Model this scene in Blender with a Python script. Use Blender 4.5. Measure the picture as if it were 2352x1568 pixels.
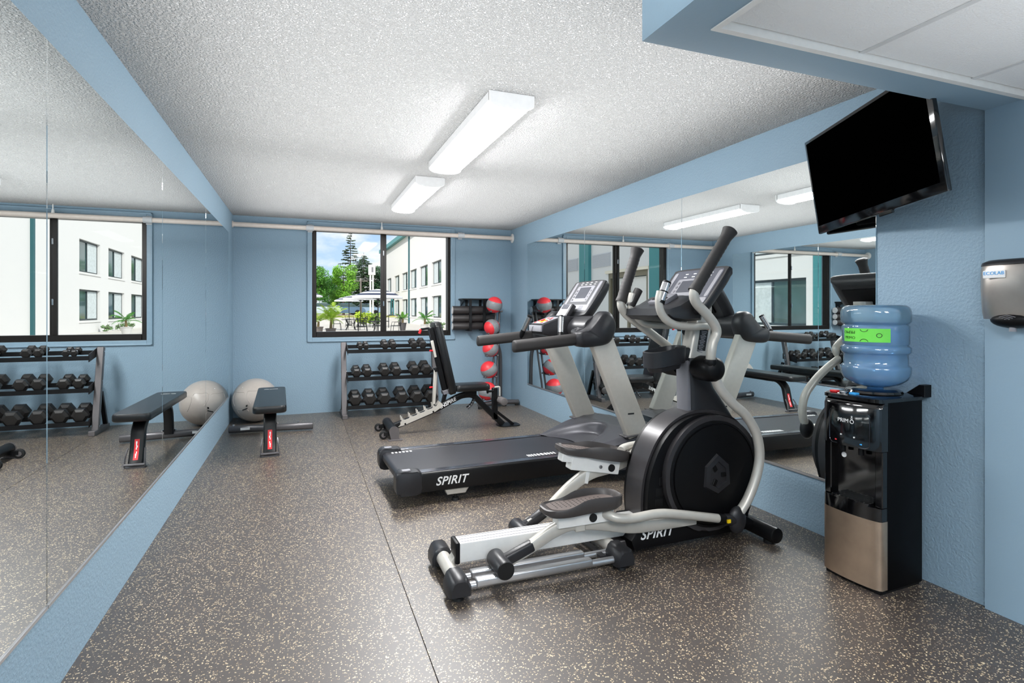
import bpy, bmesh, math, random
from mathutils import Vector as V, Matrix as M
random.seed(7)
S = bpy.context.scene
COL = S.collection
for o in list(bpy.data.objects): bpy.data.objects.remove(o)
PI = math.pi

# ------------------------------------------------------------------ camera
cam = bpy.data.cameras.new('camera'); co = bpy.data.objects.new('camera', cam); COL.objects.link(co)
cam.sensor_width = 36; cam.lens = 1271.89/2352*36; cam.shift_y = -70.56/2352
cam.clip_start = .05; cam.clip_end = 600
co.location = (0, 0, 1.30); co.rotation_euler = (PI/2, 0, -.3615)
S.camera = co
# ------------------------------------------------------------------ colour management
vs = S.view_settings
S.display_settings.display_device = 'sRGB'
vs.view_transform = 'Standard'; vs.look = 'None'; vs.exposure = 0.0; vs.gamma = 1; vs.use_curve_mapping = False
S.cycles.max_bounces = 14; S.cycles.diffuse_bounces = 5; S.cycles.glossy_bounces = 8
S.cycles.transparent_max_bounces = 16; S.cycles.transmission_bounces = 10
S.cycles.sample_clamp_indirect = 6
LAMP = 82.0          # radiance of the ceiling fixtures' lenses
# ------------------------------------------------------------------ world: blue sky with cumulus
W = bpy.data.worlds.new('sky'); S.world = W; W.use_nodes = True
nt = W.node_tree; nt.nodes.clear()
def nn(t, **k):
    n = nt.nodes.new(t)
    for a, b in k.items(): setattr(n, a, b)
    return n
tc = nn('ShaderNodeTexCoord'); sx = nn('ShaderNodeSeparateXYZ'); nt.links.new(tc.outputs['Generated'], sx.inputs[0])
mp = nn('ShaderNodeMapping'); mp.inputs['Scale'].default_value = (1, 1, 2.4); nt.links.new(tc.outputs['Generated'], mp.inputs[0])
nz = nn('ShaderNodeTexNoise'); nz.inputs['Scale'].default_value = 5.5; nz.inputs['Detail'].default_value = 9; nz.inputs['Roughness'].default_value = .58
nt.links.new(mp.outputs[0], nz.inputs['Vector'])
cr = nn('ShaderNodeValToRGB'); cr.color_ramp.elements[0].position = .37; cr.color_ramp.elements[1].position = .52
nt.links.new(nz.outputs[0], cr.inputs[0])
gr = nn('ShaderNodeValToRGB'); gr.color_ramp.elements[0].position = .0; gr.color_ramp.elements[0].color = (.62, .80, .98, 1)
gr.color_ramp.elements[1].position = .35; gr.color_ramp.elements[1].color = (.20, .42, .86, 1)
nt.links.new(sx.outputs['Z'], gr.inputs[0])
mx = nn('ShaderNodeMix', data_type='RGBA'); nt.links.new(cr.outputs[0], mx.inputs[0]); nt.links.new(gr.outputs[0], mx.inputs[6]); mx.inputs[7].default_value = (1, 1, 1, 1)
bg = nn('ShaderNodeBackground'); bg.inputs[1].default_value = 1.15; nt.links.new(mx.outputs[2], bg.inputs[0])
ow = nn('ShaderNodeOutputWorld'); nt.links.new(bg.outputs[0], ow.inputs[0])
# ------------------------------------------------------------------ sun
sl = bpy.data.lights.new('sun', 'SUN'); sl.energy = 3.9; sl.angle = .01; sl.color = (1, .95, .87)
so = bpy.data.objects.new('sun', sl); COL.objects.link(so)
so.rotation_euler = V((.55, .55, -.62)).to_track_quat('-Z', 'Y').to_euler()

# ------------------------------------------------------------------ large soft lights
def area(name, loc, direction, sx, sy, watts, color=(1, 1, 1)):
    l = bpy.data.lights.new(name, 'AREA'); l.shape = 'RECTANGLE'; l.size = sx; l.size_y = sy; l.energy = watts; l.color = color
    o = bpy.data.objects.new(name, l); COL.objects.link(o); o.location = loc
    o.rotation_euler = V(direction).to_track_quat('-Z', 'Y').to_euler(); return o
# added unseen upward fill to brighten the ceiling, apart from the fixtures
for x, y, sx_, sy_, w in ((.05, .2, 1.7, 2.6, 33), (.95, 2.95, 2.8, 2.6, 35), (1.0, 5.75, 3.1, 2.7, 37)):
    area('added_ceiling_fill', (x, y, 2.10), (0, 0, 1), sx_, sy_, w)
area('added_soffit_fill', (2.0, .1, 1.55), (0, 0, 1), 1.3, 1.8, 10.0)  # added unseen fill below the soffit, brightens the dropped tiles

# ================================================================== helpers
def srgb(*c):
    return tuple(((x/255)/12.92 if x/255 <= .04045 else ((x/255+.055)/1.055)**2.4) for x in c)+(1,)

MATS = {}
def mat(name, col, rough=.5, metal=0., spec=.5, noise=0, nscale=30, bump=0, bscale=200, emit=0, coat=0, trans=0, ior=1.45, rn=0):
    """principled material with procedural colour and surface variation"""
    if name in MATS: return MATS[name]
    m = bpy.data.materials.new(name); m.use_nodes = True; MATS[name] = m
    t = m.node_tree; p = t.nodes['Principled BSDF']
    if len(col) == 3: col = srgb(*col)
    p.inputs['Base Color'].default_value = col; p.inputs['Roughness'].default_value = rough
    p.inputs['Metallic'].default_value = metal; p.inputs['Specular IOR Level'].default_value = spec
    p.inputs['Coat Weight'].default_value = coat; p.inputs['Coat Roughness'].default_value = .08
    p.inputs['Transmission Weight'].default_value = trans; p.inputs['IOR'].default_value = ior
    if emit: p.inputs['Emission Color'].default_value = col; p.inputs['Emission Strength'].default_value = emit
    tcn = t.nodes.new('ShaderNodeTexCoord')
    n = t.nodes.new('ShaderNodeTexNoise'); n.inputs['Scale'].default_value = nscale; n.inputs['Detail'].default_value = 4
    t.links.new(tcn.outputs['Object'], n.inputs['Vector'])
    r = t.nodes.new('ShaderNodeValToRGB'); k = max(noise, .03)
    r.color_ramp.elements[0].color = tuple(max(0, c*(1-k)) for c in col[:3])+(1,)
    r.color_ramp.elements[1].color = tuple(min(1, c*(1+k)) for c in col[:3])+(1,)
    r.color_ramp.elements[0].position = .3; r.color_ramp.elements[1].position = .7
    t.links.new(n.outputs[0], r.inputs[0]); t.links.new(r.outputs[0], p.inputs['Base Color'])
    if bump:
        b = t.nodes.new('ShaderNodeTexNoise'); b.inputs['Scale'].default_value = bscale; b.inputs['Detail'].default_value = 3
        t.links.new(tcn.outputs['Object'], b.inputs['Vector'])
        bn = t.nodes.new('ShaderNodeBump'); bn.inputs['Strength'].default_value = bump; bn.inputs['Distance'].default_value = .004
        t.links.new(b.outputs[0], bn.inputs['Height']); t.links.new(bn.outputs[0], p.inputs['Normal'])
    return m

class B:
    """collects shapes into one bmesh, then links it as one mesh object"""
    def __init__(s): s.bm = bmesh.new()
    def _add(s, verts, faces):
        vs_ = [s.bm.verts.new(v) for v in verts]; out = []
        for f in faces:
            try: out.append(s.bm.faces.new([vs_[i] for i in f]))
            except ValueError: pass
        return vs_, out
    def box(s, x0, x1, y0, y1, z0, z1, bev=0, seg=2, mx=None):
        vv = [V((x, y, z)) for z in (z0, z1) for y in (y0, y1) for x in (x0, x1)]
        a, f = s._add(vv, [(0, 2, 3, 1), (4, 5, 7, 6), (0, 1, 5, 4), (2, 6, 7, 3), (0, 4, 6, 2), (1, 3, 7, 5)])
        if mx is not None:
            for q in a: q.co = mx @ q.co
        if bev:
            ed = list({e for x in f for e in x.edges})
            bmesh.ops.bevel(s.bm, geom=ed, offset=bev, segments=seg, profile=.5, affect='EDGES')
        return s
    def obox(s, c, u, v, w, bev=0, seg=2):
        """box centred on c with half-axis vectors u, v, w"""
        c, u, v, w = V(c), V(u), V(v), V(w)
        m = M((u.normalized(), v.normalized(), w.normalized())).transposed().to_4x4(); m.translation = c
        return s.box(-u.length, u.length, -v.length, v.length, -w.length, w.length, bev, seg, m)
    def beam(s, p, q, w, h, up=(0, 0, 1), bev=0, seg=2):
        p, q = V(p), V(q); d = (q-p); x = d.normalized(); y = V(up).cross(x).normalized(); z = x.cross(y)
        return s.obox((p+q)/2, d/2, y*w/2, z*h/2, bev, seg)
    def loft(s, rings, cap=True, close=False):
        n = len(rings[0]); vs_ = [[s.bm.verts.new(V(p)) for p in r] for r in rings]
        k = len(rings)
        for i in range(k if close else k-1):
            a, b = vs_[i], vs_[(i+1) % k]
            for j in range(n):
                try: s.bm.faces.new((a[j], a[(j+1) % n], b[(j+1) % n], b[j]))
                except ValueError: pass
        if cap and not close:
            s.bm.faces.new(vs_[0][::-1]); s.bm.faces.new(vs_[-1])
        return s
    def tube(s, pts, r, n=12, cap=True, smooth=0, close=False, sx=1, sy=1):
        pts = [V(p) for p in pts]
        rr = list(r) if hasattr(r, '__len__') else [r]*len(pts)
        if smooth: pts, rr = spline(pts, rr, smooth, close)
        k = len(pts); rings = []
        t0 = (pts[1]-pts[0]).normalized()
        u = t0.orthogonal().normalized() if abs(t0.z) > .9 else t0.cross(V((0, 0, 1))).normalized()
        for i in range(k):
            if close: t = (pts[(i+1) % k]-pts[i-1]).normalized()
            else: t = (pts[min(i+1, k-1)]-pts[max(i-1, 0)]).normalized()
            u = (u-t*u.dot(t)).normalized(); w = t.cross(u)
            rings.append([pts[i]+(u*math.cos(2*PI*j/n)*sx+w*math.sin(2*PI*j/n)*sy)*rr[i] for j in range(n)])
        return s.loft(rings, cap, close)
    def cyl(s, p, q, r, r2=None, n=20, bev=0):
        p, q = V(p), V(q); r2 = r if r2 is None else r2
        if bev:
            d = (q-p).normalized()*bev
            return s.tube([p, p, p+d*.3, p+d, q-d, q-d*.3, q, q][1:-1] if False else [p, p+d*.3, p+d, q-d, q-d*.3, q], [r-bev, r-bev*.3, r, r2, r2-bev*.3, r2-bev], n)
        return s.tube([p, q], [r, r2], n)
    def lathe(s, prof, n=32, mx=None):
        """prof: (r, z) list revolved about z"""
        rings = [[V((max(r, 1e-4)*math.cos(2*PI*j/n), max(r, 1e-4)*math.sin(2*PI*j/n), z)) for j in range(n)] for r, z in prof]
        if mx is not None: rings = [[mx @ p for p in r] for r in rings]
        return s.loft(rings)
    def sphere(s, c, r, n=24, m=14, sc=(1, 1, 1)):
        c = V(c)
        return s.loft([[c+V((math.sin(PI*i/m)*math.cos(2*PI*j/n)*sc[0], math.sin(PI*i/m)*math.sin(2*PI*j/n)*sc[1], -math.cos(PI*i/m)*sc[2]))*r for j in range(n)]
                       for i in [.02]+list(range(1, m))+[m-.02]])
    def prism(s, poly, y0, y1, ax='y', bev=0, seg=2):
        """poly in (x, z) extruded along y (ax='y'), or (y, z) along x, or (x, y) along z"""
        f = {'y': lambda a, b, c: V((a, c, b)), 'x': lambda a, b, c: V((c, a, b)), 'z': lambda a, b, c: V((a, b, c))}[ax]
        n = len(poly)
        vv = [f(a, b, y0) for a, b in poly]+[f(a, b, y1) for a, b in poly]
        a, fs = s._add(vv, [tuple(range(n))[::-1], tuple(range(n, 2*n))]+[(i, (i+1) % n, n+(i+1) % n, n+i) for i in range(n)])
        if bev:
            ed = list({e for x in fs[:2] for e in x.edges})
            bmesh.ops.bevel(s.bm, geom=ed, offset=bev, segments=seg, profile=.5, affect='EDGES')
        return s
    def quad(s, a, b, c, d): s._add([V(a), V(b), V(c), V(d)], [(0, 1, 2, 3)]); return s
    def build(s, name, m, parent=None, smooth=35, loc=None):
        bmesh.ops.recalc_face_normals(s.bm, faces=s.bm.faces)
        me = bpy.data.meshes.new(name); s.bm.to_mesh(me); s.bm.free()
        for q in (m if isinstance(m, (list, tuple)) else [m]): me.materials.append(q)
        if smooth:
            me.polygons.foreach_set('use_smooth', [True]*len(me.polygons)); me.set_sharp_from_angle(angle=math.radians(smooth))
        o = bpy.data.objects.new(name, me); COL.objects.link(o)
        if parent: o.parent = parent
        if loc: o.location = loc
        return o

def spline(pts, rr, k, close=False):
    out, ro = [], []; n = len(pts)
    for i in range(n if close else n-1):
        g = (lambda j: pts[j % n]) if close else (lambda j: pts[min(max(j, 0), n-1)])
        p0, p1, p2, p3 = g(i-1), g(i), g(i+1), g(i+2)
        for j in range(k):
            t = j/k
            out.append(.5*((2*p1)+(p2-p0)*t+(2*p0-5*p1+4*p2-p3)*t*t+(3*p1-p0-3*p2+p3)*t**3))
            ro.append(rr[i]*(1-t)+rr[(i+1) % n]*t)
    if not close: out.append(pts[-1]); ro.append(rr[-1])
    return out, ro
def spl2(p, k=5, close=False):
    a, _ = spline([V((x, y, 0)) for x, y in p], [1]*len(p), k, close); return [(q.x, q.y) for q in a]
def rrect(w, h, r, n=4):
    out = []
    for cx, cy, a in ((w/2-r, h/2-r, 0), (-w/2+r, h/2-r, PI/2), (-w/2+r, -h/2+r, PI), (w/2-r, -h/2+r, 1.5*PI)):
        for i in range(n+1): out.append((cx+r*math.cos(a+PI/2*i/n), cy+r*math.sin(a+PI/2*i/n)))
    return out
def circ(r, n=24, cx=0, cy=0): return [(cx+r*math.cos(2*PI*i/n), cy+r*math.sin(2*PI*i/n)) for i in range(n)]
def thing(name, label, cat, loc=(0, 0, 0), rz=0, group=None):
    o = bpy.data.objects.new(name, None); o.empty_display_size = .1; COL.objects.link(o)
    o.location = loc; o.rotation_euler = (0, 0, rz)
    return tag(o, label, cat, group)
def tag(o, label, cat, group=None):
    o['label'] = label; o['category'] = cat
    if group: o['group'] = group
    return o
def struct(o): o['kind'] = 'structure'; return o
def copy_tree(o, parent=None):
    c = o.copy(); COL.objects.link(c)
    if parent: c.parent = parent
    for ch in list(o.children): copy_tree(ch, c)
    return c
def text(s, size, m, parent, o, xd, yd, name='lettering', shear=0, bold=0, align='CENTER', ex=.0008, space=1):
    """flat raised lettering: origin o, reading direction xd, up direction yd (parent's space)"""
    cu = bpy.data.curves.new(name, 'FONT'); cu.body = s; cu.size = size; cu.extrude = ex; cu.shear = shear; cu.offset = bold*size
    cu.align_x = align; cu.align_y = 'CENTER'; cu.space_character = space; cu.resolution_u = 3
    t = bpy.data.objects.new(name, cu); COL.objects.link(t)
    me = bpy.data.meshes.new_from_object(t.evaluated_get(bpy.context.evaluated_depsgraph_get()))
    bpy.data.objects.remove(t); bpy.data.curves.remove(cu)
    me.name = name; me.materials.clear(); me.materials.append(m)
    x, y = V(xd).normalized(), V(yd).normalized(); z = x.cross(y)
    mt = M((x, y, z)).transposed().to_4x4(); mt.translation = V(o); me.transform(mt)
    ob = bpy.data.objects.new(name, me); COL.objects.link(ob)
    if parent: ob.parent = parent
    return ob

# ================================================================== materials
def node_mat(name):
    m = bpy.data.materials.new(name); m.use_nodes = True; t = m.node_tree
    p = t.nodes['Principled BSDF']; c = t.nodes.new('ShaderNodeTexCoord')
    def N(k, **a):
        n = t.nodes.new(k)
        for x, y in a.items(): setattr(n, x, y)
        return n
    return m, t, p, c, N, t.links.new
def textured_paint(name, col, scale, strength, dist, rough=.55, spec=.4, pit_shade=0):
    m, t, p, c, N, L = node_mat(name)
    p.inputs['Base Color'].default_value = col; p.inputs['Roughness'].default_value = rough; p.inputs['Specular IOR Level'].default_value = spec
    n = N('ShaderNodeTexNoise'); n.inputs['Scale'].default_value = scale; n.inputs['Detail'].default_value = 3; n.inputs['Roughness'].default_value = .55
    L(c.outputs['Object'], n.inputs['Vector'])
    r = N('ShaderNodeValToRGB'); r.color_ramp.elements[0].position = .38; r.color_ramp.elements[1].position = .66
    L(n.outputs[0], r.inputs[0])
    if pit_shade:
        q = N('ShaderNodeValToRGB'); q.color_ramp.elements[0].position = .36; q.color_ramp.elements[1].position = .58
        q.color_ramp.elements[0].color = tuple(x*(1-pit_shade) for x in col[:3])+(1,); q.color_ramp.elements[1].color = col  # pits darker in base colour: the popcorn's own shade painted in
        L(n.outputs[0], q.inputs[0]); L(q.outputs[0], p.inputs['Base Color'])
    b = N('ShaderNodeBump'); b.inputs['Strength'].default_value = strength; b.inputs['Distance'].default_value = dist
    L(r.outputs[0], b.inputs['Height']); L(b.outputs[0], p.inputs['Normal'])
    return m
BLUE = srgb(136, 161, 178)
wall_m = textured_paint('blue_orange_peel_paint', BLUE, 75, .28, .007)
smooth_m = textured_paint('blue_smooth_paint', BLUE, 60, .05, .003, .5)
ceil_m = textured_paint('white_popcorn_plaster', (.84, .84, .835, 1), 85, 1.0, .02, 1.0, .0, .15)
tile_m = textured_paint('white_mineral_tile', (.78, .78, .78, 1), 160, .35, .004, .8, .2)
trim_m = mat('blue_gloss_trim', BLUE[:3]+(1,), .3, spec=.5)

def floor_material():
    m, t, p, c, N, L = node_mat('speckled_rubber')
    v = N('ShaderNodeTexVoronoi'); v.inputs['Scale'].default_value = 150; v.inputs['Randomness'].default_value = 1
    ns = N('ShaderNodeTexNoise'); ns.inputs['Scale'].default_value = 220; ns.inputs['Detail'].default_value = 2
    L(c.outputs['Object'], ns.inputs['Vector'])
    ad = N('ShaderNodeVectorMath', operation='MULTIPLY_ADD'); ad.inputs[1].default_value = (.009,)*3
    L(ns.outputs['Color'], ad.inputs[0]); L(c.outputs['Object'], ad.inputs[2]); L(ad.outputs[0], v.inputs['Vector'])
    sp = N('ShaderNodeSeparateColor'); L(v.outputs['Color'], sp.inputs[0])
    pick = N('ShaderNodeMath', operation='GREATER_THAN'); pick.inputs[1].default_value = .66; L(sp.outputs[0], pick.inputs[0])
    size = N('ShaderNodeMath', operation='MULTIPLY_ADD'); size.inputs[1].default_value = .25; size.inputs[2].default_value = .26; L(sp.outputs[1], size.inputs[0])
    near = N('ShaderNodeMath', operation='LESS_THAN'); L(v.outputs['Distance'], near.inputs[0]); L(size.outputs[0], near.inputs[1])
    fl = N('ShaderNodeMath', operation='MULTIPLY'); L(pick.outputs[0], fl.inputs[0]); L(near.outputs[0], fl.inputs[1])
    tan = N('ShaderNodeMix', data_type='RGBA'); L(sp.outputs[2], tan.inputs[0])
    tan.inputs[6].default_value = (.42, .28, .13, 1); tan.inputs[7].default_value = (.72, .60, .40, 1)
    n2 = N('ShaderNodeTexNoise'); n2.inputs['Scale'].default_value = 3; n2.inputs['Detail'].default_value = 6; L(c.outputs['Object'], n2.inputs['Vector'])
    bs = N('ShaderNodeValToRGB'); bs.color_ramp.elements[0].color = (.044, .035, .031, 1); bs.color_ramp.elements[1].color = (.068, .053, .046, 1)
    L(n2.outputs[0], bs.inputs[0])
    mixn = N('ShaderNodeMix', data_type='RGBA'); L(fl.outputs[0], mixn.inputs[0]); L(bs.outputs[0], mixn.inputs[6]); L(tan.outputs[2], mixn.inputs[7])
    L(mixn.outputs[2], p.inputs['Base Color'])
    p.inputs['Roughness'].default_value = .42; p.inputs['Specular IOR Level'].default_value = .5; p.inputs['Coat Weight'].default_value = .8; p.inputs['Coat Roughness'].default_value = .5
    n3 = N('ShaderNodeTexNoise'); n3.inputs['Scale'].default_value = 420; n3.inputs['Detail'].default_value = 2; L(c.outputs['Object'], n3.inputs['Vector'])
    b = N('ShaderNodeBump'); b.inputs['Strength'].default_value = .15; b.inputs['Distance'].default_value = .002
    L(n3.outputs[0], b.inputs['Height']); L(b.outputs[0], p.inputs['Normal'])
    return m
floor_m = floor_material()

def glass_material(name, tint=(1, 1, 1, 1), refl=1.0):
    m, t, p, c, N, L = node_mat(name); t.nodes.remove(p)
    tr = N('ShaderNodeBsdfTransparent'); tr.inputs[0].default_value = tint
    gl = N('ShaderNodeBsdfGlossy'); gl.inputs['Roughness'].default_value = 0
    fr = N('ShaderNodeFresnel'); fr.inputs[0].default_value = 1.45
    ns = N('ShaderNodeTexNoise'); ns.inputs['Scale'].default_value = 2; L(c.outputs['Object'], ns.inputs['Vector'])
    ml = N('ShaderNodeMath', operation='MULTIPLY'); ml.inputs[1].default_value = refl; L(fr.outputs[0], ml.inputs[0])
    mm = N('ShaderNodeMixShader'); L(ml.outputs[0], mm.inputs[0]); L(tr.outputs[0], mm.inputs[1]); L(gl.outputs[0], mm.inputs[2])
    L(mm.outputs[0], t.nodes['Material Output'].inputs[0]); return m
pane_m = glass_material('window_glass', (.97, .98, .98, 1), .10)

def mirror_material():
    m, t, p, c, N, L = node_mat('silvered_mirror')
    p.inputs['Metallic'].default_value = 1; p.inputs['Roughness'].default_value = 0
    ns = N('ShaderNodeTexNoise'); ns.inputs['Scale'].default_value = 1.5; L(c.outputs['Object'], ns.inputs['Vector'])
    r = N('ShaderNodeValToRGB'); r.color_ramp.elements[0].color = (.88, .92, .92, 1); r.color_ramp.elements[1].color = (.90, .94, .94, 1)
    L(ns.outputs[0], r.inputs[0]); L(r.outputs[0], p.inputs['Base Color']); return m
mirror_m = mirror_material()

black_plastic = mat('black_plastic', (10, 10, 12), .42, spec=.25, bump=.05, bscale=900)
black_satin = mat('black_powder_coat', (13, 13, 15), .36, spec=.4, bump=.04, bscale=700)
black_gloss = mat('black_gloss_plastic', (8, 8, 10), .07, spec=.6, coat=.5)
charcoal = mat('charcoal_plastic', (36, 36, 39), .36, bump=.05, bscale=800)
mid_grey = mat('mid_grey_plastic', (112, 112, 118), .4)
light_grey = mat('light_grey_plastic', (132, 132, 138), .42)
silver_paint = mat('warm_silver_paint', (196, 192, 184), .33, metal=.25, spec=.5)
white_paint = mat('off_white_enamel', (226, 225, 222), .4)
steel_grey = mat('dark_grey_steel', (92, 90, 92), .36, metal=.5)
chrome = mat('chrome', (205, 205, 208), .14, metal=1.)
alu = mat('brushed_aluminium', (198, 198, 200), .28, metal=.85)
vinyl = mat('black_vinyl', (14, 15, 17), .33, spec=.6, bump=.12, bscale=260)
rubber = mat('black_rubber', (15, 15, 16), .6, bump=.1, bscale=400)
foam_grip = mat('dark_foam_grip', (42, 40, 40), .62, bump=.1, bscale=300)
red_plastic = mat('red_plastic', (215, 38, 45), .4)
yellow_plastic = mat('yellow_plastic', (240, 200, 20), .4)
orange_print = mat('orange_print', (235, 120, 35), .5)
white_print = mat('white_print', (235, 235, 235), .45)
black_print = mat('black_print', (14, 14, 15), .5)
green_print = mat('green_label', (118, 226, 84), .5)
blue_print = mat('blue_print', (55, 160, 225), .4)
screen_m = mat('dark_lcd', (70, 72, 80), .2)
belt_m = mat('treadmill_belt', (40, 40, 44), .34, bump=.1, bscale=900)
lens_m = mat('lit_diffuser', (255, 255, 255), .4, emit=LAMP)
fixture_m = mat('white_fixture_enamel', (235, 235, 235), .4)

# ================================================================== the room
XL, XR, YB, ZC, YF = -.791, 2.811, 7.479, 2.46, -2.4
T = .18
struct(B().box(XL-T, .4435, YF-T, YB+T, -.12, 0, .0006, 1).box(.4465, XR+T, YF-T, YB+T, -.12, 0, .0006, 1).box(.43, .46, YF-T, YB+T, -.13, -.012).build('floor', floor_m, smooth=0))
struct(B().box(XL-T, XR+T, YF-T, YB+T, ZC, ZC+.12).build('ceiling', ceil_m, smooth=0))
struct(B().box(XL-T, XL, YF-T, YB+T, 0, ZC).build('wall_left', wall_m, smooth=0))
struct(B().box(XR, XR+T, YF-T, YB+T, 0, ZC).build('wall_right', wall_m, smooth=0))
struct(B().box(XL, XR, YF-T, YF, 0, ZC).build('wall_front', smooth_m, smooth=0))
WX0, WX1, WZ0, WZ1 = .113, 1.918, .960, 2.372
b = B()
for a in ((XL, WX0, 0, ZC), (WX1, XR, 0, ZC), (WX0, WX1, 0, WZ0), (WX0, WX1, WZ1, ZC)):
    b.box(a[0], a[1], YB, YB+T, a[2], a[3])
struct(b.build('wall_back', wall_m, smooth=0))
# smooth chase on the right wall that starts where the soffit begins
YS, XS, ZS = 1.533, 1.032, 2.175
struct(B().box(XR-.022, XR, YF, YS, 0, ZS).build('wall_side', smooth_m, smooth=0))
# soffit with dropped tiles
b = B()
IX, IY = 1.187, 1.392
b.box(XS, IX, YF, YS, ZS, ZC); b.box(IX, XR, IY, YS, ZS, ZC)
sof = struct(b.build('soffit', smooth_m, smooth=0))
b = B()
b.box(IX, IX+.022, YF, IY, ZS-.004, ZS+.03); b.box(IX+.022, XR-.022, IY-.022, IY, ZS-.004, ZS+.03); b.box(XR-.045, XR-.022, YF, IY-.022, ZS-.004, ZS+.03)
b.build('edge_trim', white_paint, sof, 0)
k = 0
x0 = IX+.022
while x0 < XR-.05:
    x1 = min(x0+.605, XR-.045)
    y1 = IY-.022
    while y1 > YF+.1:
        y0 = max(y1-1.2, YF)
        B().box(x0+.004, x1-.004, y0+.004, y1-.004, ZS+.02, ZS+.035, .004, 1).build('ceiling_tile', tile_m, sof, 0)
        y1 = y0
    b = B().box(x1-.011, x1+.011, YF, IY-.022, ZS+.017, ZS+.03)
    b.build('tile_bar', mat('grey_tile_bar', (205, 205, 205), .5), sof, 0)
    x0 = x1
# window casing
b = B()
cw = .058
for x0, x1, z0, z1 in ((WX0-cw, WX0, WZ0-cw, WZ1+cw), (WX1, WX1+cw, WZ0-cw, WZ1+cw), (WX0, WX1, WZ0-cw, WZ0), (WX0, WX1, WZ1, WZ1+cw)):
    b.box(x0, x1, YB-.016, YB, z0, z1, .004, 2)
for x0, x1, z0, z1 in ((WX0-cw, WX0-cw+.016, WZ0-cw, WZ1+cw), (WX1+cw-.016, WX1+cw, WZ0-cw, WZ1+cw), (WX0-cw, WX1+cw, WZ0-cw, WZ0-cw+.016), (WX0-cw, WX1+cw, WZ1+cw-.016, WZ1+cw)):
    b.box(x0, x1, YB-.024, YB-.012, z0, z1, .004, 2)
struct(b.build('trim_1', trim_m, smooth=0))
# window: bronze-black slider
bronze = mat('black_bronze_aluminium', (30, 26, 24), .35, metal=.3)
win = bpy.data.objects.new('window_1', None); COL.objects.link(win); win.location = ((WX0+WX1)/2, YB, WZ0); struct(win)
def wl(b, name, m, sm=0): o = b.build(name, m, win, sm); o.location = (-(WX0+WX1)/2, -YB, -WZ0); return o
b = B(); f = .052
b.box(WX0, WX0+f, YB+.01, YB+.13, WZ0, WZ1, .003, 1).box(WX1-.037, WX1, YB+.01, YB+.13, WZ0, WZ1, .003, 1)
b.box(WX0+f, WX1-.037, YB+.0, YB+.13, WZ0, WZ0+.07, .003, 1).box(WX0+f, WX1-.037, YB+.01, YB+.13, WZ1-f, WZ1, .003, 1)
wl(b, 'window_frame', bronze)
b = B().box(.972, 1.012, YB+.03, YB+.07, WZ0+.07, WZ1-f, .003, 1)
wl(b, 'sash_stile', bronze)
b = B().box(1.010, 1.052, YB+.07, YB+.11, WZ0+.07, WZ1-f, .003, 1)
wl(b, 'fixed_mullion', bronze)
for z in (1.36, 2.03):
    wl(B().box(1.0, 1.016, YB+.012, YB+.032, z, z+.07, .004, 2), 'sash_latch', chrome)
wl(B().box(WX0+f, .99, YB+.047, YB+.052, WZ0+.07, WZ1-f), 'pane', pane_m)
wl(B().box(1.035, WX1-.037, YB+.088, YB+.093, WZ0+.07, WZ1-f), 'pane', pane_m)

# ------------------------------------------------------------------ mirrors
MZ0, MZ1 = .333, 2.193
def mirror(side, y0, y1, label, grp):
    x = XL if side < 0 else XR
    t = thing('mirror_panel', label, 'mirror', (x, (y0+y1)/2, MZ0), 0, grp)
    h = (y1-y0)/2-.0022
    a = 0 if side < 0 else -.006
    B().box(a, a+.006, -h, h, 0, MZ1-MZ0, .0020, 1).build('mirror_glass', mirror_m, t, 0)
    # polished aluminium J-channel along the foot
    if side < 0: B().box(0, .010, -h, h, -.012, -.001).build('bottom_channel', alu, t, 0)
    else: B().box(-.010, 0, -h, h, -.012, -.001).build('bottom_channel', alu, t, 0)
ly = [.64, 2.24, 3.84, 5.43, 7.0]
for i, w in enumerate(('closest to the camera', 'second from the camera', 'third from the camera', 'beside the grey exercise ball')):
    mirror(-1, ly[i], ly[i+1], 'frameless mirror panel on the left wall, '+w, 'mirror panels on the left wall')
ry = [2.033, 3.624, 5.235, 6.842]
for i, w in enumerate(('closest to the water cooler', 'in the middle, behind the elliptical', 'nearest the corner with the medicine balls')):
    mirror(1, ry[i], ry[i+1], 'frameless mirror panel on the right wall, '+w, 'mirror panels on the right wall')

# ------------------------------------------------------------------ ceiling lights
def ceiling_light(y0, y1, x, label):
    t = thing('ceiling_light', label, 'light', (x, (y0+y1)/2, ZC), 0, 'wraparound ceiling lights')
    L = (y1-y0)/2
    B().box(-.128, .128, -L, L, -.052, 0, .003, 1).build('housing', fixture_m, t, 0)
    arc = [(-.112, -.052)]+[(-.112*math.cos(PI*i/14), -.052-.030*math.sin(PI*i/14)**.8) for i in range(1, 14)]+[(.112, -.052)]
    B().prism(arc, -L+.012, L-.012).build('diffuser', lens_m, t, 40)
    arc2 = [(-.128, -.0)]+[(-.128, -.052)]+[(-.128*math.cos(PI*i/14), -.052-.036*math.sin(PI*i/14)**.8) for i in range(1, 14)]+[(.128, -.052), (.128, 0)]
    for s_ in (-1, 1): B().prism(arc2, s_*L-.012, s_*L+.012, bev=.003, seg=1).build('end_cap', fixture_m, t, 40)
ceiling_light(2.768, 4.25, 1.045, 'larger, nearer white wraparound ceiling light with lit lens')
ceiling_light(4.745, 6.12, 1.035, 'smaller-looking, farther white wraparound ceiling light close to the window')
tl = thing('added_panel_light', 'added white light panel in the dropped tile ceiling, unseen behind the camera', 'light', (1.65, -1.1, ZS+.012))  # added lamp out of view, brightens the right wall and cooler
B().box(-.30, .30, -.60, .60, 0, .008, .002, 1).build('frame', fixture_m, tl, 0)
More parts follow.
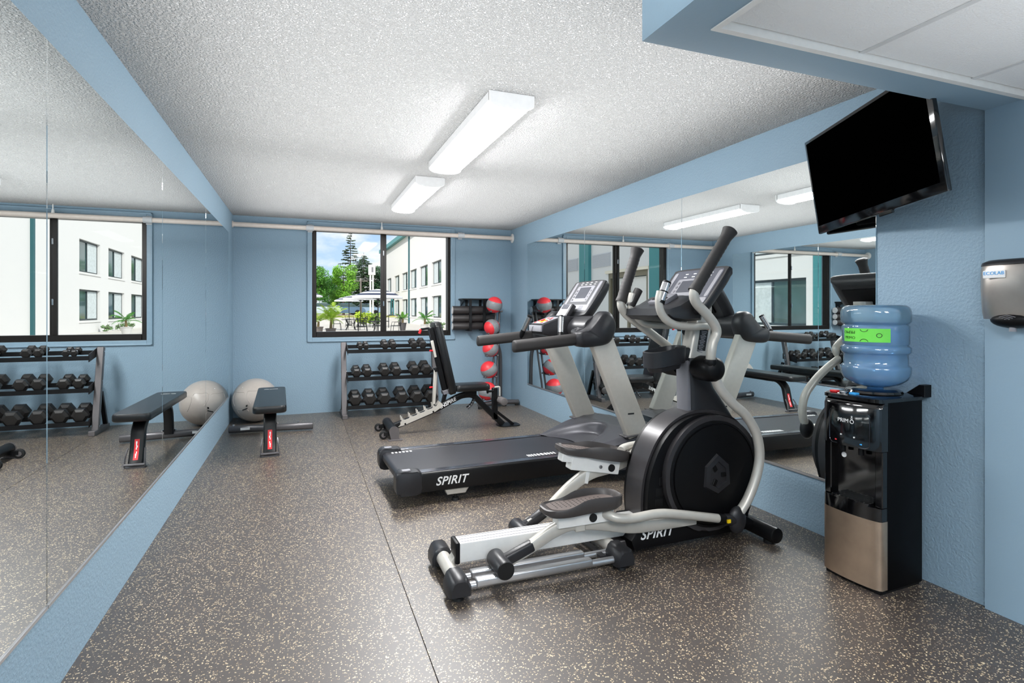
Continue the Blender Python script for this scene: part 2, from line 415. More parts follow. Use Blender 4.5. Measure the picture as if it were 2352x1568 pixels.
B().box(-.27, .27, -.57, .57, -.004, 0).build('diffuser', mat('lit_panel', (255, 255, 255), .4, emit=26), tl, 0)
ceiling_light(-1.3, .18, .20, 'added white wraparound ceiling light, unseen behind the camera')  # added third fixture out of view, lights the near end

# ------------------------------------------------------------------ curtain pipe across the back wall
cream = mat('cream_painted_pipe', (222, 210, 200), .4)
pz, py = 2.340, YB-.075
t = thing('wall_pipe', 'long cream painted pipe running across the top of the window wall', 'pipe', ((XL+XR)/2, py, pz))
def pl(b, n, m, sm=35): o = b.build(n, m, t, sm); o.location = (-(XL+XR)/2, -py, -pz); return o
pl(B().cyl((XL+.002, py, pz), (XR-.002, py, pz-.006), .029), 'pipe', cream)
pl(B().cyl((XR-.014, py, pz-.006), (XR-.001, py, pz-.006), .066, bev=.004, n=32), 'end_flange', white_paint)
pl(B().cyl((XL+.001, py, pz), (XL+.012, py, pz), .04, n=24), 'end_flange', cream)
for x in (.087, 2.045):
    pl(B().cyl((x-.045, py, pz), (x+.045, py, pz), .038).cyl((x, py, pz), (x, YB-.025, pz), .02).box(x-.03, x+.03, YB-.034, YB-.0235, pz-.05, pz+.05, .004, 1), 'bracket', mat('clear_grey_clip', (196, 198, 200), .25))
pl(B().cyl((.972, py, pz+.028), (.972, py, ZC), .006).cyl((.972, py, pz+.02), (.972, py, pz+.062), .017, .012), 'hanger', white_paint)

# ------------------------------------------------------------------ television on an arm
def tv():
    yaw, pit, rol, w = -.333, .125, .055, .92
    h = w*.585
    n = V((-math.cos(yaw)*math.cos(pit), -math.sin(yaw)*math.cos(pit), -math.sin(pit)))
    side = V((math.sin(yaw), -math.cos(yaw), 0)); up = n.cross(side)
    if up.z < 0: up = -up
    s2 = side*math.cos(rol)+up*math.sin(rol); u2 = up*math.cos(rol)-side*math.sin(rol)
    c = V((2.588, 1.942, 2.029))
    t = thing('television', 'black flat screen television tilted down from the right wall above the cooler', 'television', c)
    mt = M((s2, n, u2)).transposed().to_4x4()      # local x = viewer's right, y = out of the screen, z = up
    def bl(b, nm, m, sm=35):
        b.bm.transform(mt); return b.build(nm, m, t, sm)
    bl(B().box(-w/2, w/2, -.022, 0, -h/2, h/2, .006, 2), 'bezel', black_gloss)
    bl(B().box(-w/2+.018, w/2-.03, -.004, .0012, -h/2+.045, h/2-.018), 'screen', mat('black_screen', (1, 1, 1), .5, spec=.0), 0)
    bl(B().box(-.3, .25, -.045, -.022, -h/2+.02, .16, .01, 2), 'rear_cover', black_plastic)
    bl(B().box(.05, .14, -.012, .004, -h/2-.014, -h/2+.004, .003, 1), 'sensor', black_gloss)
    # swing arm to the wall
    b = B(); p = -c
    wp = V((XR-.012, 1.86, 2.02))-c
    b.box(wp.x-.008, wp.x+.010, wp.y-.09, wp.y+.09, wp.z-.13, wp.z+.13, .003, 1)
    q = mt @ V((.02, -.052, -.02))
    b.beam(wp, q, .04, .05, bev=.004)
    b.build('wall_arm', black_satin, t)
tv()

# ------------------------------------------------------------------ soap / hand sanitiser dispenser
def dispenser():
    yc, z0 = 1.395, 1.245
    t = thing('soap_dispenser', 'stainless wall dispenser with black nozzle at right frame edge', 'dispenser', (XR-.022, yc, z0))
    steel = mat('brushed_stainless', (172, 166, 160), .3, metal=.8)
    hw = .125
    rings = []
    for z, d, ww in ((.02, .088, .96), (.05, .098, .98), (.14, .106, 1), (.225, .104, 1), (.245, .098, .99)):
        rings.append([V((-.002, hw*ww, z))]+[V((-d*math.sin(PI*i/14)**.45-.002, hw*ww*math.cos(PI*i/14), z)) for i in range(1, 14)]+[V((-.002, -hw*ww, z))])
    B().loft(rings).build('cover', steel, t, 50)
    rings = []
    for z, k in ((.245, 1), (.258, .97), (.268, .8)):
        rings.append([V((-.002, hw*1.0, z))]+[V((-.103*k*math.sin(PI*i/14)**.45-.002, hw*1.0*k*math.cos(PI*i/14), z)) for i in range(1, 14)]+[V((-.002, -hw, z))])
    B().loft(rings).build('lid', charcoal, t, 50)
    B().sphere((-.055, 0, .018), 1, 24, 12, (.052, .085, .036)).build('nozzle_pod', black_plastic, t)
    B().cyl((-.07, 0, -.03), (-.07, 0, .01), .012).build('nozzle', light_grey, t)
    B().box(-.112, -.106, .005, .085, .19, .222, .003, 2).build('label_plate', white_print, t)
    text('ECOLAB', .02, blue_print, t, (-.1128, .045, .21), (0, -1, 0), (0, 0, 1), 'brand_lettering', ex=.0006)
    b = B()
    for i in range(3): b.tube([(-.108, .012*(i+1)*math.cos(a), .02+.010*(i+1)*math.sin(a)*.7-.004) for a in (-.9+PI/2, PI/2, PI/2+.9)], .0012, 6)
    b.build('sensor_mark', light_grey, t)
dispenser()

# ------------------------------------------------------------------ water cooler with bottle
def cooler():
    w, d, h = .29, .31, .90
    rz = math.radians(2.2)
    t = thing('water_cooler', 'black bottled water cooler with stainless lower front by right wall', 'water cooler', (2.462, 1.905, 0), rz)
    # local: x = depth (front at x=-.02, back +.30), y across
    hw = w/2
    def sec(z, x0, bow, yw=hw, d=d): return [V((d-.02, yw, z)), V((x0, yw, z))]+[V((x0-bow*math.sin(PI*i/10), yw*math.cos(PI*i/10), z)) for i in range(1, 10)]+[V((x0, -yw, z)), V((d-.02, -yw, z))]
    # body shell: side walls + back, with an alcove
    B().box(.03, d-.02, -hw, hw, .012, .885, .008, 2).build('cabinet', mat('matte_black_cabinet', (7, 7, 9), .5, spec=.12), t)
    B().box(.0, d-.03, -hw+.01, hw-.01, 0, .02).build('plinth', black_satin, t)
    stain = mat('brushed_stainless_warm', (188, 166, 146), .32, metal=.85, noise=.08, nscale=14)
    B().loft([sec(z, .0, .03, hw, .055) for z in (.022, .335)]).build('lower_door', stain, t, 40)
    B().loft([sec(z, .0, .031, hw-.001, .06) for z in (.336, .395)]).build('drip_ledge', black_gloss, t, 40)
    # alcove: cheeks, back and drip tray
    for y0, y1 in ((hw-.036, hw), (-hw, -hw+.036)): B().box(.0, .035, y0, y1, .395, .655, .004, 1).build('alcove_cheek', black_gloss, t)
    B().box(.028, .034, -hw+.036, hw-.036, .395, .655).build('alcove_back', black_gloss, t)
    b = B().prism(rrect(.06, .19, .02), .395, .407, 'z')
    for i in range(9): b.box(-.028, .022, -.08+i*.02-.002, -.08+i*.02+.002, .407, .411)
    b.build('drip_tray', black_gloss, t)
    for y in (.045, -.045): B().cyl((-.0, y, .62), (.0, y, .665), .012).cyl((.0, y, .66), (.03, y, .66), .014).build('tap', black_plastic, t)
    B().cyl((.0255, .06, .595), (.0275, .06, .595), .0125).build('sticker', white_print, t)
    # control fascia
    B().loft([sec(z, .0, .032, hw, .07) for z in (.655, .845)]+[sec(.868, .008, .026, hw, .07), sec(.876, .02, .02, hw, .07)]).build('fascia', black_gloss, t, 40)
    pts = [V((-.0345+.012*(abs(y)/.1)**2, y, z)) for y, z in rrect(.2, .165, .022, 5)]
    pts = [V((p.x, p.y, p.z+.742)) for p in pts]
    B().tube(pts, .0022, 8, close=True).build('fascia_bead', mat('smoked_chrome', (90, 90, 95), .15, metal=1), t)
    text('PRIM', .026, white_print, t, (-.0338, .022, .775), (0, -1, 0), (0, 0, 1), 'brand_lettering')
    b = B().tube([V((-.0345, -.023, .775))+V((0, .0085*math.cos(a), .0085*math.sin(a))) for a in [2*PI*i/14 for i in range(14)]], .0016, 6, close=True)
    for dz, r in ((.0145, .004), (.0235, .0028)): b.tube([V((-.0338, -.022, .775+dz))+V((0, r*math.cos(a), r*math.sin(a))) for a in [2*PI*i/10 for i in range(10)]], .001, 6, close=True)
    b.build('brand_bubbles', white_print, t)
    B().box(-.029, -.024, .052, .068, .672, .679, .001, 1).build('hot_indicator', mat('red_indicator', (230, 50, 55), .3), t)
    B().box(-.029, -.024, -.068, -.052, .672, .679, .001, 1).build('cold_indicator', blue_print, t)
    B().box(-.0345, -.028, .030, .036, .703, .709).build('indicator_light', white_print, t)
    B().box(-.0345, -.028, -.036, -.030, .7, .706).build('indicator_light', white_print, t)
    # top deck with buttons and bottle collar
    B().loft([sec(z, .0, .02) for z in (.876, .893)]+[sec(.90, .012, .015, hw-.01)]).build('top_deck', black_gloss, t, 40)
    B().lathe([(.115, 0), (.122, .012), (.118, .022), (.10, .03), (.07, .03)], 40, M.Translation((.155, 0, .893))).build('bottle_collar', black_gloss, t, 40)
    for y, m in ((.10, red_plastic), (.05, chrome), (0.0, blue_print)):
        B().box(.0, .028, y-.018, y+.018, .898, .908, .003, 2).build('tap_button', m, t)
    # bottle
    bt = thing('water_bottle', 'clear blue upside-down water bottle with green label on the cooler', 'bottle', (2.462+.155*math.cos(rz), 1.897+.155*math.sin(rz), .884), rz)
    bt.location.z = .918; bt.scale = (1.07, 1.07, .955)
    R = .137
    prof = [(.03, .0), (.034, .012), (.06, .018), (.10, .032), (.125, .055), (.134, .075), (R, .095), (R, .118), (.126, .130), (.126, .180), (R, .192), (R, .215), (.127, .227), (.131, .236), (.131, .322), (.126, .330), (R, .345), (R, .395), (.131, .415), (.118, .427), (.08, .43), (.02, .424)]
    def dens(p):
        out = []
        for i in range(len(p)-1): out += [(p[i][0]+(p[i+1][0]-p[i][0])*j/2, p[i][1]+(p[i+1][1]-p[i][1])*j/2) for j in range(2)]
        return out+[p[-1]]
    def clear_blue(name, tint, body, k):
        m, t_, p, c, N, L = node_mat(name); t_.nodes.remove(p)
        tr = N('ShaderNodeBsdfTransparent'); tr.inputs[0].default_value = tint
        tl = N('ShaderNodeBsdfTranslucent'); tl.inputs[0].default_value = body
        df = N('ShaderNodeBsdfDiffuse'); df.inputs[0].default_value = body
        ad = N('ShaderNodeMixShader'); ad.inputs[0].default_value = .5; L(tl.outputs[0], ad.inputs[1]); L(df.outputs[0], ad.inputs[2])
        m0 = N('ShaderNodeMixShader'); m0.inputs[0].default_value = k; L(tr.outputs[0], m0.inputs[1]); L(ad.outputs[0], m0.inputs[2])
        gl = N('ShaderNodeBsdfGlossy'); gl.inputs['Roughness'].default_value = .05
        fr = N('ShaderNodeFresnel'); fr.inputs[0].default_value = 1.45
        ns = N('ShaderNodeTexNoise'); ns.inputs['Scale'].default_value = 45; ns.inputs['Detail'].default_value = 5; L(c.outputs['Object'], ns.inputs['Vector'])
        bu = N('ShaderNodeBump'); bu.inputs['Strength'].default_value = .10; bu.inputs['Distance'].default_value = .003; L(ns.outputs[0], bu.inputs['Height']); L(bu.outputs[0], gl.inputs['Normal'])
        fa = N('ShaderNodeMath', operation='MULTIPLY_ADD'); fa.inputs[1].default_value = 1.2; fa.inputs[2].default_value = .05; L(fr.outputs[0], fa.inputs[0])
        mm = N('ShaderNodeMixShader'); L(fa.outputs[0], mm.inputs[0]); L(m0.outputs[0], mm.inputs[1]); L(gl.outputs[0], mm.inputs[2])
        L(mm.outputs[0], t_.nodes['Material Output'].inputs[0]); return m
    m = clear_blue('blue_polycarbonate', (.86, .94, 1, 1), (.46, .78, 1, 1), .40)
    B().lathe(dens(prof), 56).build('shell', m, bt, 60)
    wp = [(max(r-.004, .01), z) for r, z in prof if z < .34]+[(.128, .345), (.02, .345)]
    wm = clear_blue('blue_water', (.60, .81, 1, 1), (.12, .48, 1, 1), .32)
    B().lathe(dens(wp), 56).build('water', wm, bt, 60)
    # green label wrapped on the front
    def arcband(r, a0, a1, z0, z1, n=24):
        b = B(); q = [[V((r*math.cos(a0+(a1-a0)*i/n), r*math.sin(a0+(a1-a0)*i/n), z)) for i in range(n+1)] for z in (z0, z1)]
        for i in range(n): b.quad(q[0][i], q[0][i+1], q[1][i+1], q[1][i])
        return b
    def ang(y): return PI+y
    lab = arcband(.1335, PI-.50, PI+1.02, .245, .312).build('label', green_print, bt, 60)
    def on(a, z, r=.1342): return V((r*math.cos(a), r*math.sin(a), z))
    for w_, z, sz, up, a in (('PRIMO', .293, .021, -1, PI-.24), ('PRIMO', .264, .019, 1, PI-.21)):
        o = text(w_, sz, black_print, bt, (0, 0, 0), (1, 0, 0), (0, 1, 0), 'label_lettering', ex=.0002)
        for v in o.data.vertices:
            x, y = v.co.x*up, v.co.y*up
            v.co = on(a+x/.134, z+y, .1340+abs(v.co.z))
    for a, z, r in ((PI+.27, .312, .016), (PI+.27, .243, .017), (PI+.70, .279, .010)):
        pts = [on(a+r*math.cos(q)/.134, z+r*math.sin(q)) for q in [2*PI*i/20 for i in range(20)]]
        pts = [p for p in pts if .245 <= p.z <= .312] if r > .011 else pts
        pts = sorted(pts, key=lambda p: math.atan2(p.y, p.x) % (2*PI)) if r > .011 else pts
        B().tube(pts, .0012, 6, close=r < .011).build('label_circle', black_print, bt)
cooler()
# black corner bracket on wall behind the cooler
b = B().prism([(1.765, 0), (1.868, .0), (1.792, .058), (1.765, .058)], -.05, 0, 'x', bev=.003, seg=1)
o = b.build('wall_bracket', black_plastic); o.location = (XR, 0, .888)
tag(o, 'small black wedge-shaped bracket on the right wall behind the cooler', 'bracket')

exec_parts = []
# ================================================================== treadmill
def treadmill():
    t = thing('treadmill', 'black and silver treadmill facing the right-hand mirror wall', 'treadmill', (.573, 4.023, 0), .036)
    # side rails
    for s in (-1, 1):
        B().box(.14, 1.62, min(s*.292, s*.372), max(s*.292, s*.372), .085, .221, .014, 3).build('side_rail', black_satin, t)
        B().box(.14, 1.56, min(s*.302, s*.362), max(s*.302, s*.362), .2205, .225, .002, 1).build('foot_strip', mat('dark_gloss_strip', (112, 115, 124), .15, metal=.8), t)
        # sculpted rear cap
        prof = spl2([(-.012, .11), (-.016, .17), (-.01, .225), (.03, .243), (.09, .235), (.15, .230), (.152, .16), (.15, .086), (.07, .082), (.005, .086)], 4, True)
        B().prism(prof, s*.285, s*.382, bev=.012, seg=2).build('rear_cap', charcoal, t)
        B().box(.03, .085, min(s*.315, s*.355), max(s*.315, s*.355), .239, .243, .001, 1).build('cap_badge', light_grey, t)
    # belt with roller nose
    nose = [(1.62, .178), (.06, .15)]+[(.035+.033*math.cos(a), .181+.033*math.sin(a)) for a in [PI*1.5-PI*i/8 for i in range(9)]]+[(1.62, .226)]
    B().prism(nose, -.285, .285).build('running_belt', belt_m, t, 40)
    b = B()
    for i, (x, w) in enumerate(((.985, .006), (1.0, .008), (1.018, .01), (1.04, .012), (1.064, .016), (1.092, .02), (1.124, .016), (1.15, .012), (1.175, .012), (1.2, .01))):
        B().box(x, x+w, -.272, -.222, .2178+x*.0004, .2192+x*.0036).build('belt_mark', white_print, t, 0)
    for i in range(6): B().box(.07+i*.028, .085+i*.028, .235, .265, .214, .2161+.0001*i).build('belt_mark', white_print, t, 0)
    B().box(.05, 1.6, -.28, .28, .095, .15).build('deck', black_satin, t)
    text('SPIRIT', .078, white_print, t, (.36, -.3725, .15), (1, 0, 0), (0, 0, 1), 'brand_lettering', shear=.3, bold=.018, space=1.06)
    # leveller feet
    for s in (-1, 1):
        B().prism([(.32, .085), (.49, .085), (.465, .048), (.335, .048)], s*.30, s*.36, bev=.004, seg=1).build('foot_bracket', silver_paint, t)
        B().cyl((.40, s*.33, 0), (.40, s*.33, .018), .028, .022).cyl((.40, s*.33, .018), (.40, s*.33, .05), .01).build('levelling_foot', rubber, t)
    for s in (-1, 1): B().cyl((1.9, s*.3, .04), (1.9, s*.36, .04), .04).build('transport_wheel', rubber, t)
    # motor hood: height field
    nx, ny = 90, 72; x1 = 2.10
    def hw(x): return .375+.07*min(1, max(0, (x-1.40)/.25))
    def ss(a, c, x): u = min(1, max(0, (x-a)/(c-a))); return u*u*(3-2*u)
    def hz(x, y):
        ramp = .228+.13*min(1, max(0, (x-1.36)/.46))**.9-.02*ss(1.97, 2.1, x)
        bowl = .226+.040*ss(1.42, 1.80, x)
        e = math.sqrt(((x-1.32)/.46)**2+(y/.272)**2)
        k = ss(.90, 1.03, e)
        z = min(ramp, bowl)*(1-k)+(ramp+.006*math.exp(-((e-1.06)/.05)**2))*k
        return z-.03*ss(.88, 1.0, abs(y)/hw(x))
    b = B(); g = []
    for i in range(nx+1):
        row = []
        for j in range(ny+1):
            f = -1+2*j/ny; xs = 1.36+.14*max(0, 1-(f/.75)**2)
            x = xs+(x1-xs)*i/nx; y = hw(x)*f
            row.append(b.bm.verts.new((x, y, hz(x, y))))
        g.append(row)
    for i in range(nx):
        for j in range(ny): b.bm.faces.new((g[i][j], g[i+1][j], g[i+1][j+1], g[i][j+1]))
    rim = [g[i][0] for i in range(nx+1)]+[g[nx][j] for j in range(1, ny+1)]+[g[i][ny] for i in range(nx-1, -1, -1)]
    low = [b.bm.verts.new((v.co.x, v.co.y, .09)) for v in rim]
    for i in range(len(rim)-1): b.bm.faces.new((rim[i], rim[i+1], low[i+1], low[i]))
    b.build('motor_hood', mat('gunmetal_hood', (70, 70, 75), .36, metal=.3), t, 50)
    # uprights with base plates
    for s in (-1, 1):
        B().beam((1.853, s*.40, .325), (1.522, s*.40, 1.07), .066, .19, up=(1, 0, .4), bev=.012, seg=3).build('upright', silver_paint, t) if False else None
        d = V((1.522-1.853, 0, 1.07-.325)); u = d.normalized(); w = V((u.z, 0, -u.x))
        c = V(((1.853+1.522)/2, s*.40, (.325+1.07)/2))
        B().obox(c, d/2, V((0, .034, 0)), w*.095, .012, 3).build('upright', silver_paint, t)
        B().obox((1.845, s*.40, .345), (.13, 0, .01), (0, .05, 0), (-.0005, 0, .006), .003, 1).build('base_plate', steel_grey, t)
        # handrail and shroud
        rr = rrect(.068, .088, .03, 5)
        rings = []
        for x, k in ((.81, .80), (.814, .95), (.825, 1), (1.34, 1)):
            z = 1.046+(x-.81)*.083
            rings.append([V((x, s*.385+a*k, z+c_*k)) for a, c_ in rr])
        B().loft(rings).build('handrail', foam_grip, t, 50)
        sh = spl2([(1.305, 1.135), (1.385, 1.158), (1.455, 1.225), (1.52, 1.292), (1.595, 1.280), (1.636, 1.20), (1.618, 1.115), (1.565, 1.05), (1.44, 1.030), (1.315, 1.040)], 5, True)
        rings = []
        for yy, kk in ((.338, .80), (.345, .92), (.362, 1), (.425, 1), (.445, .94), (.456, .82)):
            rings.append([V(((x-1.475)*kk+1.475, s*yy, (z-1.155)*kk+1.155)) for x, z in sh])
        B().loft(rings).build('arm_shroud', charcoal, t, 60)
        # pulse grip
        p = V((1.195, s*.365, 1.080)); q = V((1.248, s*.278, 1.262)); e = (q-p)
        B().tube([p-e*.05, p+e*.25, p+e*.32], .021, 14).build('grip_stem', black_plastic, t)
        B().tube([p+e*.3, p+e*.92], .0225, 16).build('pulse_grip', chrome, t)
        B().tube([p+e*.92, p+e*.98, p+e*1.0], [.0235, .0225, .014], 16).build('grip_cap', black_plastic, t)
    # bridge between the shrouds
    br = spl2([(1.40, 1.12), (1.40, 1.19), (1.47, 1.255), (1.56, 1.25), (1.60, 1.17), (1.56, 1.08), (1.46, 1.07)], 4, True)
    B().prism(br, -.36, .36, bev=.01).build('console_bridge', charcoal, t, 45)
    B().cyl((1.315, -.35, 1.14), (1.43, -.25, 1.155), .022).cyl((1.315, .35, 1.14), (1.43, .25, 1.155), .022).build('cross_grip', chrome, t)
    # key pad pod
    pod = [(1.165, 1.15), (1.175, 1.196), (1.38, 1.262), (1.46, 1.25), (1.46, 1.11), (1.25, 1.095), (1.18, 1.115)]
    B().prism(pod, -.11, .11, bev=.012, seg=3).build('control_pod', charcoal, t)
    ud = V((.205, 0, .066)).normalized(); nd = V((-ud.z, 0, ud.x))
    def pod_pt(a, y, h=0): return V((1.175, 0, 1.197))+ud*a+V((0, y, 0))+nd*h
    B().obox(pod_pt(.085, 0, .001), ud*.08, (0, .095, 0), nd*.002, .001, 1).build('key_panel', light_grey, t)
    B().cyl(pod_pt(.06, 0, .0), pod_pt(.06, 0, .014), .017).build('stop_key', red_plastic, t)
    B().cyl(pod_pt(.06, 0, .0), pod_pt(.06, 0, .006), .03).build('key_ring', yellow_plastic, t)
    b = B()
    for a, y in ((.02, .06), (.02, -.06), (.10, .055), (.10, -.055), (.13, .03), (.13, -.03), (.06, .07), (.06, -.07)): b.cyl(pod_pt(a, y, .0), pod_pt(a, y, .006), .011, n=12)
    b.build('key_button', mat('coloured_button', (190, 60, 50), .4, noise=.8, nscale=40), t)
    B().box(1.158, 1.172, -.11, .11, 1.135, 1.185, .004, 2).build('pod_nose', light_grey, t)
    B().tube([(1.162, .03, 1.18), (1.150, .035, 1.15), (1.155, .04, 1.08), (1.16, .03, 1.0), (1.17, .045, .97), (1.165, .05, 1.02)], .0022, 6, smooth=4).build('safety_cord', black_print, t)
    # console slab
    b0, b1 = V((1.478, 0, 1.265)), V((1.672, 0, 1.548)); ud2 = (b1-b0).normalized(); n2 = V((-ud2.z, 0, ud2.x))
    Lc = (b1-b0).length
    def cp(a, y, h=0): return b0+ud2*a+V((0, y, 0))+n2*h
    out = spl2([(.0, -.19), (.03, -.235), (Lc*.6, -.252), (Lc-.03, -.245), (Lc, -.215), (Lc+.004, 0), (Lc, .215), (Lc-.03, .245), (Lc*.6, .252), (.03, .235), (.0, .19), (-.02, 0)], 3, True)
    B().loft([[cp(a, y, h)*1 for a, y in [(x_*k+(1-k)*Lc/2, y_*k) for x_, y_ in out]] for h, k in ((-.085, .82), (-.05, .97), (-.01, 1.0), (0, .985))]).build('console', charcoal, t, 40)
    def panel(a0, a1, y0, y1, h, m, n, r=.012):
        pts = [(a+(a0+a1)/2, y+(y0+y1)/2) for a, y in rrect(a1-a0, y1-y0, r)]
        return B().loft([[cp(a, y, h-.004) for a, y in pts], [cp(a, y, h) for a, y in pts]]).build(n, m, t, 0)
    panel(.03, .335, -.225, .225, .0016, mat('graphite_panel', (70, 71, 75), .36), 'display_panel', .03)
    panel(.045, .10, -.21, .21, .003, light_grey, 'key_strip')
    panel(.13, .29, -.135, .135, .003, light_grey, 'keypad', .015)
    panel(.165, .275, -.085, .085, .0042, screen_m, 'screen', .006)
    for s in (-1, 1): panel(.10, .33, s*.19-.018, s*.19+.018, .003, light_grey, 'slider_strip', .01)
    for s in (-1, 1): panel(.055, .09, s*.10-.03, s*.10+.03, .0042, mid_grey, 'tall_key', .004)
    b = B()
    for y in (.11, .11, -.11):
        for a in (.15, .18, .21, .24): b.cyl(cp(a, y, .003), cp(a, y, .006), .009, n=10)
    b.build('round_key', mid_grey, t)
    b = B()
    for a in (.305, .325):
        for y in (-.11, -.04, .03, .10): b.obox(cp(a, y, .002), ud2*.003, (0, .014, 0), n2*.001)
    b.build('panel_print', white_print, t, 0)
    panel(.055, .085, -.02, .02, .0045, blue_print, 'start_key', .008)
    # reading rack neck piece
    c0 = V((1.405, 0, 1.245)); u3 = V((.06, 0, .085)).normalized(); n3 = V((-u3.z, 0, u3.x))
    B().obox(c0+u3*.05, u3*.075, (0, .085, 0), n3*.022, .012, 3).build('media_tray', charcoal, t)
    B().obox(c0+u3*.05+n3*.022, u3*.065, (0, .075, 0), n3*.002, .001, 1).build('tray_face', light_grey, t)
    B().obox(c0+u3*.09+n3*.025, u3*.02, (0, .05, 0), n3*.003, .001, 1).build('tray_slot', screen_m, t)
    # rear back plate visible in the mirror
    B().obox(cp(.16, 0, -.09), ud2*.08, (0, .12, 0), n2*.008, .006, 2).build('rear_plate', black_plastic, t)
    B().tube([cp(.1, 0, -.085), V((1.53, 0, 1.2))], .05, 14).build('console_neck', charcoal, t)
    B().obox((1.77, -.4345, .51), (.028, 0, .0), (0, .001, 0), (0, 0, .006)).build('upright_badge', black_print, t)
treadmill()

# ================================================================== elliptical trainer
def elliptical():
    YC = 2.60
    t = thing('elliptical_trainer', 'silver and black elliptical trainer in front of the treadmill', 'elliptical', (1.6, YC, 0))
    O = V((1.6, YC, 0))
    def bl(b, n, m, sm=40, p=None):
        b.bm.transform(M.Translation(-O)); return b.build(n, m, p or t, sm)
    dsec = lambda w, h: [(-w/2, .0), (-w/2, h*.45), (-w*.36, h*.85), (-w*.2, h), (w*.2, h), (w*.36, h*.85), (w/2, h*.45), (w/2, 0)]
    # rear and middle stabilisers
    for x, nm in ((.655, 'rear_stabilizer'), (1.505, 'middle_stabilizer')):
        bl(B().cyl((x, YC-.2, .07), (x, YC+.2, .07), .034), nm, silver_paint)
        for s in (-1, 1):
            y0, y1 = YC+s*.10, YC+s*.235
            sec = [(x+a, .028+c) for a, c in dsec(.105, .088)]
            sec2 = [(x+a*.8, .034+c*.75) for a, c in dsec(.105, .088)]
            bl(B().loft([[V((a, y0, c)) for a, c in sec2], [V((a, y0+s*.012, c)) for a, c in sec], [V((a, y1-s*.02, c)) for a, c in sec], [V((a, y1, c)) for a, c in sec2]]), 'stabilizer_cap', charcoal)
            bl(B().cyl((x, YC+s*.18, 0), (x, YC+s*.18, .012), .024, .02).cyl((x, YC+s*.18, .01), (x, YC+s*.18, .03), .012), 'levelling_foot', rubber)
    # spine tube
    bl(B().box(.70, 1.72, YC-.047, YC+.047, .098, .192, .006, 2), 'spine_tube', white_paint)
    b = B()
    for y in (-.03, 0, .03): b.box(.71, 1.5, YC+y-.0012, YC+y+.0012, .1915, .1935)
    bl(b, 'spine_groove', light_grey, 0)
    bl(B().box(.678, .702, YC-.05, YC+.05, .093, .197, .008, 2), 'spine_end_cap', black_plastic)
    bl(B().obox((.675, YC, .098), (.028, 0, .034), (0, .03, 0), (-.012, 0, .01), .003, 1), 'spine_bracket', silver_paint)
    # rails under the rollers, both sides
    for s in (-1, 1):
        for dy in (.10, .185):
            bl(B().cyl((.70, YC+s*dy, .055), (1.47, YC+s*dy, .055), .017), 'rail_rod', alu)
            bl(B().box(.735, 1.33, YC+s*dy-.022, YC+s*dy+.022, .047, .084, .008, 3), 'rail_extrusion', alu)
    # cross strap
    bl(B().box(1.40, 1.43, YC-.16, YC+.18, .055, .068), 'cross_strap', charcoal)
    def arm(s, pts, hs, yy, roller):
        # flat curved bar
        P, H_ = spline([V((a, 0, c)) for a, c in pts], hs, 6)
        rings = []
        for i, p in enumerate(P):
            d = (P[min(i+1, len(P)-1)]-P[max(i-1, 0)]).normalized(); n = V((-d.z, 0, d.x))
            rings.append([p+V((0, yy, 0))+n*a*H_[i]+V((0, c*.019, 0)) for a, c in ((.42, 1), (.5, .75), (.5, -.75), (.42, -1), (-.42, -1), (-.5, -.75), (-.5, .75), (-.42, 1))])
        bl(B().loft(rings), 'pedal_arm', silver_paint, 50)
        rx, rzz = roller
        bl(B().cyl((rx, yy-.085, rzz), (rx, yy+.075, rzz), .043, n=28, bev=.006), 'roller_cover', charcoal)
        bl(B().cyl((rx, yy-.087, rzz), (rx, yy-.084, rzz), .040, n=28), 'roller_face', black_print)
        d = (V((pts[0][0], 0, pts[0][1]))-V((rx, 0, rzz)))
        a0 = V((rx, yy, rzz)); q = V((P[7].x, yy, P[7].z))
        bl(B().beam(a0, q, .046, .058, bev=.016, seg=3), 'arm_sleeve', charcoal)
    # near side, pedal at its lowest
    arm(-1, [(.905, .118), (1.02, .166), (1.14, .226), (1.25, .252), (1.40, .232), (1.60, .19), (1.80, .176), (1.985, .168)], [.05, .055, .062, .066, .07, .072, .055, .04], YC-.143, (.868, .112))
    # far side, pedal raised
    arm(1, [(1.14, .150), (1.25, .205), (1.40, .322), (1.52, .384), (1.66, .41), (1.80, .455), (1.93, .53), (2.05, .57)], [.05, .055, .062, .066, .068, .066, .06, .05], YC+.17, (1.095, .120))
    def pedal(c, yaw_z, pitch, mir):
        """foot tray: c = rear end centre of the base; pitch about y"""
        o = V(c)
        R = M.Rotation(pitch, 3, 'Y')
        def w(x, y, z): return o+R @ V((x, y*mir, z))
        L = .44
        outl = spl2([(0, .0), (.005, .055), (.05, .085), (.13, .09), (.22, .078), (.32, .076), (.40, .066), (.437, .03), (.44, 0), (.437, -.04), (.40, -.078), (.32, -.088), (.22, -.075), (.15, -.058), (.08, -.062), (.03, -.05), (.005, -.03)], 3, True)
        def rim(x, y):
            u = min(1, max(0, (x-.08)/.16)); f = u*u*(3-2*u)
            side = .028+.030*f*(1-.35*max(0, (x-.3)/.14))
            return side
        rings = []
        inn = lambda k: [((x-.22)*k+.22, y*k) for x, y in outl]
        A = inn(.90); rings.append([w(x, y, -.01) for x, y in A])
        rings.append([w(x, y, .006) for x, y in outl])
        rings.append([w(x, y, rim(x, y)) for x, y in outl])
        rings.append([w(a[0], a[1], rim(*q)+.004) for a, q in zip(inn(.965), outl)])
        rings.append([w(a[0], a[1], rim(*q)-.004) for a, q in zip(inn(.92), outl)])
        rings.append([w(a[0], a[1], .024) for a, q in zip(inn(.87), outl)])
        pd = bl(B().loft(rings), 'foot_pedal', mat('taupe_black_plastic', (66, 62, 61), .38), 50)
